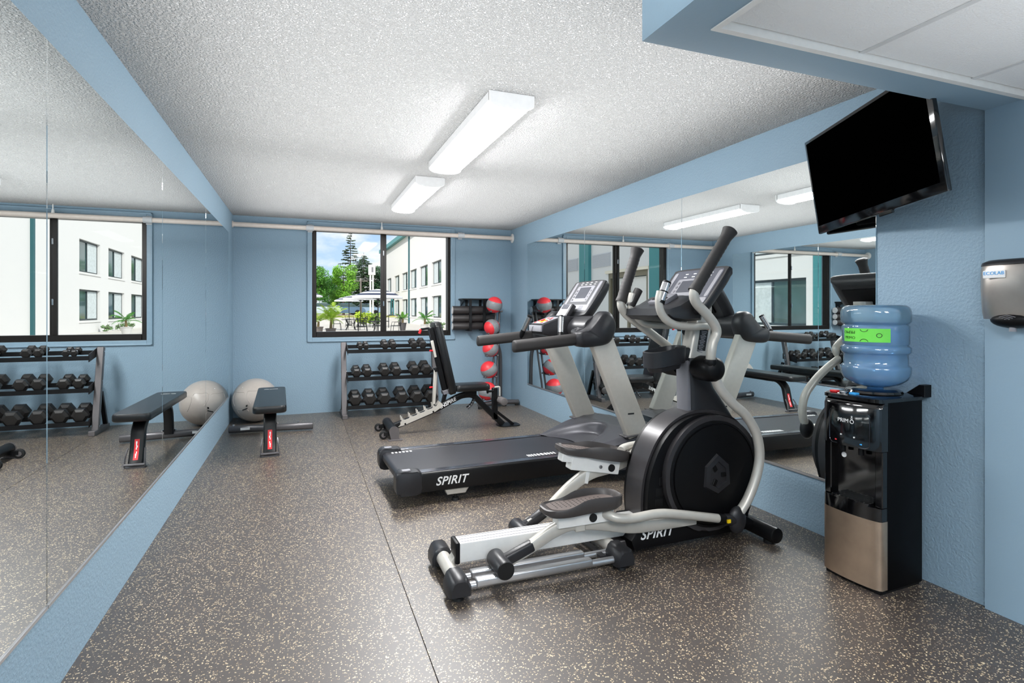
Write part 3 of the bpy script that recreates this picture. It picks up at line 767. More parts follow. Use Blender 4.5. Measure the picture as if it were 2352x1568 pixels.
        A = inn(.84)
        bl(B().loft([[w(x, y, .022) for x, y in A], [w(x, y, .0275) for x, y in A]]), 'foot_mat', mat('taupe_rubber_mat', (92, 82, 78), .55), 30, pd)
        b = B()
        for i in range(12):
            for j in range(5):
                x, y = .07+i*.024, -.036+j*.018
                b.box(x-.003, x+.003, y-.003, y+.003, 0, .002)
        for v in b.bm.verts: v.co = w(v.co.x, v.co.y, v.co.z+.0268)
        bl(b, 'tread_stud', mat('taupe_black_plastic', (66, 62, 61), .38), 0, pd)
        return w
    # near pedal
    w = pedal((1.078, YC-.143, .322), 0, 0, -1)
    bl(B().box(1.155, 1.465, YC-.143-.034, YC-.143+.034, .243, .316, .004, 1), 'pedal_bracket', white_paint)
    bl(B().cyl((1.345, YC-.182, .276), (1.345, YC-.176, .276), .021, n=24), 'bracket_plug', black_print)
    bl(B().box(1.255, 1.31, YC-.143-.024, YC-.143+.024, .21, .25, .004, 1), 'bracket_post', silver_paint)
    # far pedal, nose down
    pit = math.radians(11)
    w = pedal((1.318, YC+.17, .528), 0, pit, 1)
    b = B(); u = V((math.cos(pit), 0, -math.sin(pit))); n = V((math.sin(pit), 0, math.cos(pit)))
    c = V((1.318, YC+.17, .528))
    bl(B().obox(c+u*.235-n*.05, u*.155, (0, .034, 0), n*.04, .004, 1), 'pedal_bracket', white_paint)
    bl(B().obox(c+u*.06-n*.03, u*.04, (0, .03, 0), n*.022, .004, 1), 'bracket_tab', white_paint)
    q = c+u*.335-n*.055
    bl(B().cyl(q+V((0, -.04, 0)), q+V((0, -.033, 0)), .021, n=24), 'bracket_plug', black_print)
    q = c+u*.262-n*.055
    bl(B().cyl(q+V((0, -.042, 0)), q+V((0, -.033, 0)), .010, n=12), 'bracket_bolt', chrome)
    bl(B().obox(c+u*.20-n*.115, u*.012, (0, .02, 0), n*.045, .002, 1), 'bracket_post', white_paint)
    # near connecting link and handle lever
    yn = 2.385
    bl(B().tube([(1.40, YC-.12, .286), (1.425, yn+.03, .284), (1.46, yn, .272), (1.55, yn, .259), (1.70, yn, .262), (1.85, yn, .238), (2.12, yn, .180)], .0235, 14, smooth=6), 'link_tube', silver_paint)
    bl(B().cyl((2.08, yn, .188), (2.15, yn, .174), .0265, n=16), 'link_collar', black_plastic)
    bl(B().sphere((2.21, yn, .163), 1, 24, 14, (.055, .034, .075)).tube([(2.12, yn, .178), (2.2, yn, .165)], .030, 14), 'link_joint', charcoal)
    bl(B().box(2.118, 2.138, yn-.0345, yn-.026, .168, .186), 'joint_sticker', yellow_plastic)
    ylev = [(2.225, yn, .20), (2.29, yn, .275), (2.352, yn+.002, .40), (2.372, yn+.004, .51), (2.350, yn+.006, .62), (2.285, yn+.01, .72), (2.20, yn+.015, .79), (2.125, yn+.02, .865), (2.085, yn+.02, .93), (2.07, yn+.02, .97)]
    bl(B().tube(ylev, .026, 16, smooth=5), 'lower_lever', silver_paint)
    # far lever (mostly hidden, seen in the mirror)
    yf = 2*YC-yn
    bl(B().tube([(2.40, yf, .50), (2.44, yf, .60), (2.42, yf, .72), (2.33, yf, .82), (2.22, yf, .90), (2.12, yf-.02, .97)], .026, 16, smooth=5), 'lower_lever', silver_paint)
    bl(B().tube([(1.70, YC+.14, .50), (1.80, yf, .50), (2.05, yf, .51), (2.40, yf, .50)], .0235, 14, smooth=5), 'link_tube', silver_paint)
    bl(B().sphere((2.40, yf, .50), 1, 20, 12, (.055, .034, .07)), 'link_joint', charcoal)
    # pivot pods
    for s in (-1, 1):
        y0, y1 = YC+s*.07, YC+s*.235
        bl(B().lathe([(.02, 0), (.058, .004), (.068, .03), (.069, .11), (.064, .145), (.045, .165), (.01, .170)], 28, M.Translation((2.065, y0, .985)) @ M.Rotation(-s*PI/2, 4, 'X')), 'pivot_pod', black_plastic, 50)
    # upper moving handles
    un = [(2.040, yn+.01, 1.025), (2.036, yn, 1.075), (2.047, yn, 1.13), (2.072, yn, 1.185), (2.048, yn-.003, 1.235), (1.99, yn-.008, 1.29), (1.935, yn-.012, 1.335), (1.913, yn-.015, 1.375), (1.918, yn-.017, 1.425)]
    bl(B().tube(un, .0255, 16, smooth=6), 'upper_lever', silver_paint)
    bl(B().cyl((2.041, yn+.012, 1.005), (2.040, yn+.010, 1.042), .034, n=18, bev=.004), 'lever_collar', black_plastic)
    def grip(p, q):
        p, q = V(p), V(q); d = q-p; pts, rr = [], []
        n = 44
        for i in range(n+1):
            f = i/n; pts.append(p+d*f)
            r = .031+.0009*math.sin(f*95)*(1 if .06 < f < .86 else 0)
            if f < .05: r = .0335
            if f > .88: r = .031+.010*((f-.88)/.12)
            rr.append(r)
        pts.append(q+d.normalized()*.008); rr.append(.030)
        bl(B().tube(pts, rr, 18), 'lever_grip', foam_grip, 60)
    grip((1.912, yn-.016, 1.40), (2.136, yn-.03, 1.728))
    uf = [(2.11, yf-.01, .985), (2.13, yf, 1.03), (2.09, yf, 1.075), (1.99, yf, 1.142), (1.88, yf, 1.215), (1.79, yf, 1.275), (1.752, yf, 1.325), (1.753, yf, 1.372)]
    bl(B().tube(uf, .0255, 16, smooth=6), 'upper_lever', silver_paint)
    grip((1.748, yf, 1.350), (1.868, yf+.01, 1.665))
    # drive housing: layered shells
    def shell(outl, y0, y1, m, n, bev, seg=3):
        return bl(B().prism(outl, y0, y1, bev=bev, seg=seg), n, m, 50)
    outer = spl2([(1.615, .09), (1.590, .22), (1.598, .36), (1.635, .49), (1.70, .61), (1.79, .70), (1.90, .755), (2.02, .775), (2.15, .765), (2.27, .725), (2.37, .65), (2.44, .53), (2.465, .39), (2.44, .24), (2.38, .10), (2.36, .06), (2.0, .05), (1.66, .06)], 4, True)
    outer = [(2.465-(2.465-x)*.885, z if z < .4 else .4+(z-.4)*.92) for x, z in outer]
    shell(outer, YC-.075, YC+.075, mat('satin_graphite', (62, 60, 62), .3, metal=.3), 'drive_housing', .014)
    k = lambda o, f, cx, cz: [((x-cx)*f+cx, (z-cz)*f+cz) for x, z in o]
    for s in (-1, 1):
        mid = k(outer, .955, 2.03, .40)
        yy = sorted((YC+s*.074, YC+s*.115)); shell(mid, yy[0], yy[1], black_plastic, 'housing_side', .010)
        ring = circ(.318, 56, 2.115, .405); ring = [(x, max(z, .095)) for x, z in ring]
        yy = sorted((YC+s*.11, YC+s*.148)); shell(ring, yy[0], yy[1], mat('satin_graphite', (62, 60, 62), .3, metal=.3), 'disc_ring', .018)
        d = M.Translation((2.115, YC+s*.148, .405)) @ M.Rotation(-s*PI/2, 4, 'X')
        bl(B().lathe([(.295, -.004), (.290, .004), (.278, .006), (.276, .001), (.270, .001), (.268, .010), (.18, .016), (.02, .020)], 64, d), 'crank_disc', black_plastic, 30)
        # hexagonal hub: three-lobed cap
        hx = [(.075*math.cos(a)*(1.0 if i % 2 else 1.12), .088*math.sin(a)*(1 if i % 2 else 1.1)) for i, a in enumerate([PI/2+2*PI*j/6 for j in range(6)])]
        def hub(kk, off): return [V((2.115+x*kk, YC+s*(.163+off), .405+z*kk)) for x, z in hx]
        hb = bl(B().loft([hub(1.22, 0), hub(1.12, .016), hub(.80, .019), hub(.76, .011)]), 'hub_cap', charcoal if s < 0 else charcoal, 20)
        for j in range(3):
            a = PI/2+2*PI*j/3+PI/6
            bl(B().obox((2.115+.038*math.cos(a), YC+s*.176, .405+.044*math.sin(a)), (.016*math.cos(a), 0, .018*math.sin(a)), (-.012*math.sin(a), 0, .012*math.cos(a)), (0, .004, 0), .002, 1), 'hub_spoke', black_plastic, 20, hb)
        # raised ribs on the rear quarter
        for j in range(6):
            z = .20+j*.056; x = 1.775+.008*abs(j-1.2)+.012*max(0, j-2)
            bl(B().box(x-.022, x+.024, YC+s*.115-.002, YC+s*.115+.002, z, z+.042, .0018, 1), 'side_vent', black_satin, 20)
    # base skirt
    bl(B().prism([(1.62, .045), (1.60, .10), (1.66, .172), (2.30, .172), (2.42, .10), (2.42, .055)], YC-.125, YC+.125, bev=.012), 'base_skirt', black_plastic)
    text('SPIRIT', .072, white_print, t, (1.755-1.6, -.1265, .122), (1, 0, 0), (0, 0, 1), 'brand_lettering', shear=.3, bold=.018, space=1.06)
    bl(B().box(1.52, 2.5, YC-.05, YC+.05, .03, .075, .004, 1), 'base_beam', steel_grey)
    # front stabiliser
    bl(B().cyl((2.452, YC-.26, .056), (2.452, YC+.26, .056), .044, n=22, bev=.01), 'front_stabilizer', black_satin)
    for s in (-1, 1): bl(B().cyl((2.452, YC+s*.2, 0), (2.452, YC+s*.2, .02), .03), 'front_foot', rubber)
    # neck shroud and mast
    rings = []
    for x, z, wx, wy in ((2.185, .68, .155, .062), (2.155, .76, .125, .062), (2.115, .86, .088, .060), (2.088, .95, .068, .062), (2.085, 1.035, .062, .06)):
        rings.append([V((x+a, YC+c, z)) for a, c in rrect(wx*2, wy*2, .03)])
    bl(B().loft(rings), 'mast_shroud', charcoal, 50)
    bl(B().obox((2.026, YC, .85), (-.004, 0, .17), (0, .052, 0), (-.012, 0, 0), .008, 2), 'shroud_spine', mid_grey)
    rings = []
    for x, z, wx, wy in ((2.095, 1.02, .078, .050), (2.12, 1.15, .070, .047), (2.14, 1.28, .062, .044), (2.15, 1.36, .056, .042)):
        rings.append([V((x+a, YC+c, z)) for a, c in rrect(wx*2, wy*2, .03)])
    bl(B().loft(rings), 'mast', silver_paint, 50)
    # warning decal on the near face of the mast
    bl(B().obox((2.118, YC-.0482, 1.125), (-.013, 0, -.068), (.028, 0, -.004), (0, .0006, 0)), 'warning_decal', black_print, 0)
    bl(B().obox((2.138, YC-.0465, 1.208), (-.003, 0, -.014), (.028, 0, -.004), (0, .0006, 0)), 'warning_header', orange_print, 0)
    b = B()
    for i in range(14):
        f = i/13; cx = 2.133-.030*f; cz = 1.182-.115*f
        b.obox((cx-.003, YC-.0490, cz), (.020-.004*(i % 3), 0, -.003), (-.0004, 0, -.0022), (0, .0004, 0))
    bl(b, 'decal_text', light_grey, 0)
    # console
    top, bot = V((2.15, YC, 1.545)), V((1.965, YC, 1.305)); u = (top-bot).normalized(); n = V((-u.z, 0, u.x)); Lc = (top-bot).length
    def cp(a, y, h=0): return bot+u*a+V((0, y, 0))+n*h
    out = spl2([(-.02, -.12), (0, -.19), (.04, -.225), (Lc*.6, -.236), (Lc-.03, -.232), (Lc, -.21), (Lc+.004, 0), (Lc, .21), (Lc-.03, .232), (Lc*.6, .236), (.04, .225), (0, .19), (-.02, .12)], 3, True)
    bl(B().loft([[cp((a-Lc/2)*kk+Lc/2, y*kk, h) for a, y in out] for h, kk in ((-.075, .70), (-.05, .93), (-.022, 1), (-.006, 1), (0, .985))]), 'console', charcoal, 40)
    def panel(a0, a1, y0, y1, h, m, nm, r=.012):
        pts = [(a+(a0+a1)/2, y+(y0+y1)/2) for a, y in rrect(a1-a0, y1-y0, r)]
        bl(B().loft([[cp(a, y, h-.004) for a, y in pts], [cp(a, y, h) for a, y in pts]]), nm, m, 0)
    panel(.04, .29, -.21, .21, .0015, mat('slate_panel', (72, 74, 84), .3), 'display_panel', .03)
    panel(.045, .085, -.205, .205, .003, light_grey, 'key_strip', .012)
    panel(.10, .225, -.115, .135, .003, light_grey, 'keypad', .012)
    panel(.125, .21, -.06, .09, .0042, screen_m, 'screen', .006)
    for s in (-1, 1): panel(.09, .275, s*.188-.014, s*.188+.014, .003, light_grey, 'slider_strip', .01)
    panel(.052, .078, -.03, .03, .0045, blue_print, 'start_key', .006)
    for s in (-1, 1): panel(.052, .078, s*.11-.03, s*.11+.03, .0043, mid_grey, 'tall_key', .004)
    b = B()
    for a in (.135, .165, .195): b.cyl(cp(a, .112, .003), cp(a, .112, .006), .009, n=10)
    bl(b, 'round_key', mid_grey)
    b = B()
    for a in (.24, .262):
        for y in (-.12, -.05, .02, .09): b.obox(cp(a, y, .002), u*.003, (0, .012, 0), n*.001)
    bl(b, 'panel_print', white_print, 0)
    # lower tray that reaches toward the user
    tray = [(1.76, 1.275), (1.765, 1.312), (1.86, 1.338), (1.95, 1.385), (2.01, 1.365), (2.06, 1.30), (2.04, 1.245), (1.90, 1.238), (1.80, 1.25)]
    def trayring(kk, y):
        return [V(((x-1.92)*kk+1.92, YC+y, (z-1.30)*kk+1.30)) for x, z in tray]
    bl(B().loft([trayring(.72, -.165), trayring(.93, -.14), trayring(1, -.09), trayring(1, .12), trayring(.95, .20), trayring(.75, .225)]), 'reading_tray', charcoal, 40)
    bl(B().obox((1.885, YC, 1.362), (.045, 0, .024), (0, .075, 0), (-.006, 0, .012), .005, 2), 'media_holder', mid_grey)
    text('SPIRIT', .026, white_print, t, (1.893-1.6, 0, 1.3795), (0, -1, 0), (.88, 0, .47), 'console_lettering', shear=.2)
    bl(B().obox((1.865, YC, 1.366), (.010, 0, .0055), (0, .06, 0), (-.002, 0, .004), .001, 1), 'media_slot', black_print)
    # rear cover with vents (seen in the mirror)
    bl(B().obox(cp(.15, 0, -.078), u*.085, (0, .14, 0), n*.008, .006, 2), 'rear_plate', black_plastic)
    b = B()
    for i in range(20): b.obox(cp(.245, -.15+i*.0158, -.062), u*.018-n*.008, (0, .0035, 0), n*.006)
    bl(b, 'rear_vent', black_print, 0)
    bl(B().obox(cp(.06, 0, -.088), u*.035, (0, .05, 0), n*.004, .002, 1), 'mount_plate', silver_paint)
    bl(B().tube([cp(.05, 0, -.08), (2.145, YC, 1.33)], .03, 12), 'console_neck', silver_paint)
    # fixed handlebar: U-shaped tube round the mast with pulse grips
    hbar = []
    for s in (1, -1):
        fo = .05 if s > 0 else 0
        pts = [(1.748+fo, YC+s*.17, 1.40), (1.738+fo, YC+s*.17, 1.355), (1.748+fo, YC+s*.168, 1.300), (1.785+fo, YC+s*.165, 1.255), (1.845+fo*.6, YC+s*.16, 1.226), (1.93, YC+s*.14, 1.216), (2.03, YC+s*.11, 1.214), (2.10, YC+s*.085, 1.214)]
        hbar += pts if s > 0 else pts[::-1]
    hbar.insert(8, (2.155, YC+.05, 1.214)); hbar.insert(9, (2.165, YC, 1.214)); hbar.insert(10, (2.155, YC-.05, 1.214))
    bl(B().tube(hbar, .021, 16, smooth=5), 'fixed_handlebar', silver_paint)
    for s in (1, -1):
        p, q = V((1.745, YC+s*.17, 1.345)), V((1.790, YC+s*.17, 1.455))
        if s > 0: p, q = V((1.783, YC+s*.17, 1.325)), V((1.842, YC+s*.17, 1.425))
        if s > 0:
            bl(B().tube([p, p+(q-p)*.97, q], [.025, .025, .018], 16), 'handlebar_grip', foam_grip)
        else:
            d = q-p
            bl(B().tube([p-d*.05, p+d*.08], .0245, 16), 'grip_ring', black_plastic)
            bl(B().tube([p+d*.08, p+d*.9], .0235, 16), 'pulse_grip', chrome)
            bl(B().tube([p+d*.9, p+d*.98, p+d*1.02], [.0245, .022, .012], 16), 'grip_cap', black_plastic)
            bl(B().tube([p+d*.46, p+d*.52], .0242, 16), 'grip_band', black_plastic)
    # cup holder
    cx, cz = 1.895, 1.055
    orr = [(a, c) for a, c in rrect(.24, .150, .06, 6)]
    def cr_(kk, z, dx=0): return [V((cx+a*kk+dx, YC+c*kk, z+.15*a*kk)) for a, c in orr]
    bl(B().loft([cr_(.72, cz-.085), cr_(.82, cz-.06), cr_(.97, cz-.055), cr_(1, cz+.03), cr_(.93, cz+.033), cr_(.88, cz+.01), cr_(.8, cz-.04)]), 'cup_holder', charcoal, 40)
    bl(B().box(1.99, 2.09, YC-.04, YC+.04, cz-.04, cz+.038, .012, 2), 'cup_holder_mount', charcoal)
elliptical()

# ================================================================== flat bench
def flat_bench():
    t = thing('flat_bench', 'black flat weight bench with red label in the left corner', 'bench', (-.292, 5.93, 0), .034)
    rings = []
    for z, k in ((.402, .94), (.412, 1), (.452, 1), (.466, .955), (.468, .7)):
        rings.append([V((a, c+ .0, z)) for a, c in [(x*k if k > .9 else x*k, y-(1-k)*math.copysign(.13, y)) for x, y in rrect(.275, 1.33, .045, 5)]])
    B().loft(rings).build('pad', vinyl, t, 50)
    text('BODY SOLID', .022, white_print, t, (-.01, .48, .4685), (1, 0, 0), (0, 1, 0), 'pad_lettering', ex=.0004) if False else None
    b = B()
    for i in range(12):
        if i != 4: b.box(-.07+i*.011, -.062+i*.011, .465, .48, .4685, .4692)
    b.build('pad_print', white_print, t, 0)
    # front leg: wide curved bar
    P, _ = spline([V((0, -.20, .392)), V((0, -.34, .375)), V((0, -.43, .31)), V((0, -.46, .22)), V((0, -.485, .12)), V((0, -.525, .03))], [1]*6, 6)
    rings = []
    for i, p in enumerate(P):
        d = (P[min(i+1, len(P)-1)]-P[max(i-1, 0)]).normalized(); n = V((0, -d.z, d.y))
        rings.append([p+V((a, 0, 0))+n*c for a, c in rrect(.108, .05, .012, 2)])
    B().loft(rings).build('front_leg', black_satin, t, 50)
    def strip(i0, i1, hw, off, x0=0):
        rings = []
        for i in range(i0, i1+1):
            d = (P[min(i+1, len(P)-1)]-P[max(i-1, 0)]).normalized(); n = V((0, -d.z, d.y))
            if n.y > 0: n = -n
            rings.append([P[i]+V((x0+a, 0, 0))+n*(.0245+c) for a, c in ((-hw, 0), (hw, 0), (hw, off), (-hw, off))])
        return B().loft(rings)
    strip(18, 28, .018, .0015).build('red_label', red_plastic, t, 0)
    for k in (19, 20, 21, 22, 24, 25, 26): strip(k, k+1, .005 if k % 2 else .0035, .0024, .002 if k % 3 else -.002).build('label_print', white_print, t, 0)
    B().prism(rrect(.165, .07, .03, 4), 0, .012, 'z').build('front_foot', steel_grey, t).location = (0, -.53, 0)
    b = B()
    for s in (-1, 1):
        b.tube([(s*.074, -.555, .012), (s*.070, -.54, .10), (s*.062, -.50, .155)], .007, 8, smooth=3)
    b.tube([(-.074, -.56, .03), (.074, -.56, .03)], .011, 10)
    b.build('wheel_stirrup', steel_grey, t)
    B().box(-.03, .03, -.25, .52, .355, .402, .006, 1).build('spine', black_satin, t)
    P, _ = spline([V((0, .38, .37)), V((0, .46, .33)), V((0, .50, .24)), V((0, .52, .06))], [1]*4, 6)
    rings = []
    for i, p in enumerate(P):
        d = (P[min(i+1, len(P)-1)]-P[max(i-1, 0)]).normalized(); n = V((0, -d.z, d.y))
        rings.append([p+V((a, 0, 0))+n*c for a, c in rrect(.085, .05, .012, 2)])
    B().loft(rings).build('rear_leg', black_satin, t, 50)
    rings = []
    for x in (-.42, -.415, .415, .42):
        k = .85 if abs(x) > .418 else 1
        rings.append([V((x, .535+a*k, .048+c*k)) for a, c in rrect(.06, .075, .028, 4)])
    o = B().loft(rings).build('rear_crossbar', steel_grey, t, 50); o.rotation_euler = (0, 0, -.14); o.location = (-.075, .01, 0)
    b = B()
    for x in (-.37, -.05, .06, .27): b.cyl((x, .535, .084), (x, .535, .1), .011, n=8)
    o = b.build('crossbar_bolt', chrome, t); o.rotation_euler = (0, 0, -.14); o.location = (-.075, .01, 0)
    B().box(-.30, -.21, .50, .501, .05, .075).build('crossbar_sticker', white_print, t, 0)
flat_bench()

# ================================================================== exercise ball
def exercise_ball():
    r = .252
    t = thing('exercise_ball', 'silver grey inflatable exercise ball in the back left corner', 'ball', (-.520, 7.16, 0))
    m = mat('pearl_grey_vinyl', (172, 164, 157), .28, spec=.5)
    B().sphere((0, 0, r), r, 56, 36).build('ball_skin', m, t, 80)
    def on(a, e): return V((r*1.001*math.cos(e)*math.cos(a), r*1.001*math.cos(e)*math.sin(a), r+r*1.001*math.sin(e)))
    b = B()
    for a0, e0, s in ((-2.35, .25, 1), (-1.55, .35, .9), (-.8, .15, 1.0), (-2.1, -.5, .8)):
        pts = [on(a0+.42*s*math.cos(q)*.9, e0+.36*s*math.sin(q)+.12*s*math.cos(2*q)) for q in [2*PI*i/28 for i in range(20)]]
        b.tube(pts, .0028, 8)
    b.build('moulded_ridge', m, t)
    b = B()
    for i in range(7): b.obox(on(-2.06+i*.034, -.30+.012*i), (.0035, -.0035, 0), (.001, .001, .004 if i % 2 else .0055), (.002, .004, .002))
    b.obox(on(-1.86, -.10), (.007, -.007, 0), (.001, .001, .009), (.002, .004, .002))
    b.build('ball_print', black_print, t)
    B().cyl(on(-2.3, .75)*.998, on(-2.3, .75)*1.002, .006).build('valve', white_print, t)
exercise_ball()

# ================================================================== dumbbell rack
RX0, RX1 = .445, 1.640
rack_grey = mat('rack_grey_steel', (98, 94, 95), .38, metal=.3)
def rack():
    t = thing('dumbbell_rack', 'three-tier dark steel dumbbell rack standing under the window', 'rack', ((RX0+RX1)/2, 7.15, 0))
    O = V(((RX0+RX1)/2, 7.15, 0))
    def bl(b, n, m, sm=30): b.bm.transform(M.Translation(-O)); return b.build(n, m, t, sm)
    for x in (RX0+.03, RX1-.03):
        bl(B().beam((x, 7.02, .03), (x, 7.20, .905), .062, .06, up=(0, 1, 0), bev=.004, seg=1), 'upright', rack_grey)
        bl(B().box(x-.03, x+.03, 6.90, 7.38, .0, .05, .004, 1), 'foot', rack_grey)
        bl(B().beam((x, 7.35, .03), (x, 7.19, .42), .04, .04, up=(0, 1, 0), bev=.003, seg=1), 'rear_brace', black_satin)
        b = B()
        for z in (.08, .16, .47, .55, .80, .86): b.cyl((x-.034, 7.02+(z-.03)*.206, z), (x+.034, 7.02+(z-.03)*.206, z), .009, n=8)
        bl(b, 'bolt', chrome)
    for z0 in (.105, .450, .785):
        for y, dz in ((6.965, 0), (7.165, .045)):
            rail = [(0, 0), (.055, .012), (.055, .020), (.006, .010), (.006, .045), (0, .045)]
            bl(B().prism([(y+a-.02, z0+dz+c) for a, c in rail], RX0+.06, RX1-.06, 'x'), 'shelf_rail', black_satin)
        for x in (RX0+.063, RX1-.067):
            bl(B().prism([(6.94, z0-.02), (6.94, z0+.06), (7.23, z0+.125), (7.23, z0+.03)], x, x+.005, 'x'), 'shelf_bracket', black_satin)
rack()

def make_dumbbell(R, hl, Lh, first_label, grp):
    """hex dumbbell lying along y; R = across corners / 2, hl = head length, Lh = total half length"""
    t = thing('dumbbell', first_label, 'dumbbell', (0, 0, 0), 0, grp)
    rub = mat('black_hex_rubber', (34, 32, 31), .42, bump=.06, bscale=500)
    for s in (-1, 1):
        def hx(k, y): return [V((R*k*math.cos(PI*i/3), y, R*k*math.sin(PI*i/3))) for i in range(6)]
        y0, y1 = s*(Lh-hl), s*Lh
        B().loft([hx(.60, y0), hx(.97, y0+s*hl*.22), hx(1, y0+s*hl*.3), hx(1, y1-s*hl*.2), hx(.72, y1-s*.002), hx(.68, y1)]).build('hex_head', rub, t, 20)
    B().tube([(0, -(Lh-hl)-.005, 0), (0, -.04, 0), (0, 0, 0), (0, .04, 0), (0, (Lh-hl)+.005, 0)], [.013, .015, .0175, .015, .013], 14).build('handle', chrome, t, 60)
    return t
TIERS = [('top', .0, [(.663, .036), (.732, .039), (.962, .049), (1.062, .050), (1.322, .053), (1.434, .055)], .858, .09, .045),
         ('middle', .0, [(.617, .060), (.745, .063), (.955, .068), (1.098, .070), (1.325, .073), (1.476, .076)], .532, .115, .075),
         ('bottom', .0, [(.602, .080), (.772, .083), (.948, .085), (1.165, .087), (1.352, .088), (1.532, .089)], .205, .135, .09)]
ORD = ('leftmost', 'second from the left', 'third from the left', 'third from the right', 'second from the right', 'rightmost')
for tier, _, row, zc, Lh, hl in TIERS:
    for i, (x, R) in enumerate(row):
        L2 = Lh*(.86+.05*i)
        size = 'small' if tier == 'top' else ('medium' if tier == 'middle' else 'large')
        lab = f'{size} black hex dumbbell, {ORD[i]} on the {tier} tier of the rack'
        t = make_dumbbell(R, hl*(.9+.04*i), L2, lab, f'dumbbells on the {tier} tier')
        R6 = R*.866
        rest = {'top': .838, 'middle': .503, 'bottom': .158}[tier]
        t.location = (x, 7.085, rest+R6-.001); t.rotation_euler = (math.radians(12.5), 0, 0)

# ================================================================== adjustable bench
def adjustable_bench():
    Y = 5.90
    t = thing('adjustable_bench', 'black adjustable weight bench with upright backrest and white ladder', 'bench', (1.5, Y, 0))
    O = V((1.5, Y, 0))
    def bl(b, n, m, sm=40, p=None): b.bm.transform(M.Translation(-O)); return b.build(n, m, p or t, sm)
    # bent main beam
    P, _ = spline([V((.90, 0, .082)), V((1.33, 0, .232)), V((1.575, 0, .345)), V((1.66, 0, .371)), V((1.75, 0, .368)), V((1.815, 0, .32)), V((1.90, 0, .232)), V((2.115, 0, .022))], [1]*8, 5)
    rings = []
    for i, p in enumerate(P):
        d = (P[min(i+1, len(P)-1)]-P[max(i-1, 0)]).normalized(); n = V((-d.z, 0, d.x))
        rings.append([p+V((0, Y, 0))+V((0, a, 0))+n*c for a, c in rrect(.06, .062, .008, 2)])
    bl(B().loft(rings), 'main_beam', black_satin, 50)
    text('INSPIRE', .055, white_print, t, (1.475-1.5, -.0315, .298), (.24, 0, .118), (-.118, 0, .24), 'brand_lettering', shear=.25, bold=.018, space=1.05)
    # ladder plates with hooks, both sides
    x0, z0, x1, z1 = .935, .088, 1.395, .255
    u = V((x1-x0, 0, z1-z0)).normalized(); n = V((-u.z, 0, u.x)); Ll = V((x1-x0, 0, z1-z0)).length
    prof = [(0, -.010), (.03, .002)]
    for i in range(5):
        a = .06+i*(Ll-.10)/4.4
        prof += [(a-.020, .030), (a-.006, .034), (a+.004, .080), (a+.015, .080), (a+.010, .048), (a+.034, .032)]
    prof += [(Ll+.01, .070), (Ll+.03, .03), (Ll+.01, .0), (Ll*.85, -.018), (.06, -.018)]
    for s in (-1, 1):
        b = B(); pts = [V((x0, 0, z0))+u*a+n*c for a, c in prof]
        y0, y1 = Y+s*.031, Y+s*.037
        k = len(pts)
        b.loft([[p+V((0, y0, 0)) for p in pts], [p+V((0, y1, 0)) for p in pts]])
        bl(b, 'ladder_plate', silver_paint, 20)
    b = B()
    for a in (.08, .40): 
        p = V((x0, 0, z0))+u*a-n*.008
        b.cyl(p+V((0, Y-.042, 0)), p+V((0, Y+.042, 0)), .010, n=10)
    bl(b, 'ladder_bolt', black_print)
    # rear pipe with plates and wheels
    bl(B().cyl((.862, Y-.26, .085), (.862, Y+.26, .085), .045, n=24), 'rear_pipe', black_satin)
    for s in (-1, 1):
        bl(B().prism([(.862+.05*math.cos(a), .085+.05*math.sin(a)) for a in [PI*i/10 for i in range(11)]]+[(.83, .01), (.80, .0), (.94, .0), (.91, .012)], Y+s*.26, Y+s*.268), 'end_plate', rack_grey)
        bl(B().box(.80, .94, Y+s*.264-.05, Y+s*.264+.03, 0, .006), 'floor_plate', rack_grey)
        y = Y+s*.20
        wl_ = bl(B().cyl((.765, y-.014, .042), (.765, y+.014, .042), .042, n=24, bev=.006), 'wheel', rubber)
        bl(B().cyl((.765, y-.017, .042), (.765, y+.017, .042), .022, n=14), 'wheel_hub', rack_grey, p=wl_)
        bl(B().box(.765, .85, y-.02, y-.015, .035, .07).box(.765, .85, y+.015, y+.02, .035, .07), 'wheel_fork', black_satin)
    # front base plate and strut
    bl(B().prism(rrect(.26, .22, .07, 5), 0, .008, 'z'), 'front_base_plate', black_satin).location = V((2.19, Y+.02, 0))
    bl(B().beam((2.0, Y, .20), (2.245, Y, .008), .03, .03, up=(0, 1, 0), bev=.002, seg=1), 'front_strut', black_satin)
    # leg developer post and white hook
    bl(B().box(1.995, 2.05, Y-.03, Y+.03, .08, .435, .004, 1), 'front_post', black_satin)
    bl(B().tube([(2.02, Y, .437), (2.07, Y, .442), (2.082, Y, .42), (2.082, Y, .34)], .010, 10, smooth=4), 'post_handle', silver_paint)
    bl(B().cyl((1.93, Y-.02, .40), (2.0, Y-.02, .40), .012, n=12).cyl((1.925, Y-.02, .40), (1.937, Y-.02, .40), .024), 'adjust_knob', black_plastic)
    bl(B().cyl((2.07, Y-.12, .30), (2.07, Y+.14, .30), .018).cyl((2.04, Y, .31), (2.075, Y, .30), .022), 'roller_bar', silver_paint)
    for s in (-1, 1): bl(B().cyl((2.07, Y+s*.05, .30), (2.07, Y+s*.19, .30), .042, n=22, bev=.008), 'foam_roller', mat('grey_foam', (92, 88, 88), .6))
    # seat
    rings = []
    for z, k in ((.425, .93), (.435, 1), (.472, 1), (.492, .95), (.498, .7)):
        rings.append([V((1.735+x_*k, Y+y_*k, z-.012*((x_)/.2)*0)) for x_, y_ in rrect(.40, .275, .05, 5)])
    bl(B().loft(rings), 'seat_pad', vinyl, 50)
    bl(B().box(1.66, 1.80, Y-.04, Y+.04, .36, .428, .006, 1), 'seat_mount', black_satin)
    # curved adjuster under the seat
    pts = [(1.765, .33), (1.745, .285), (1.71, .25), (1.685, .235)]
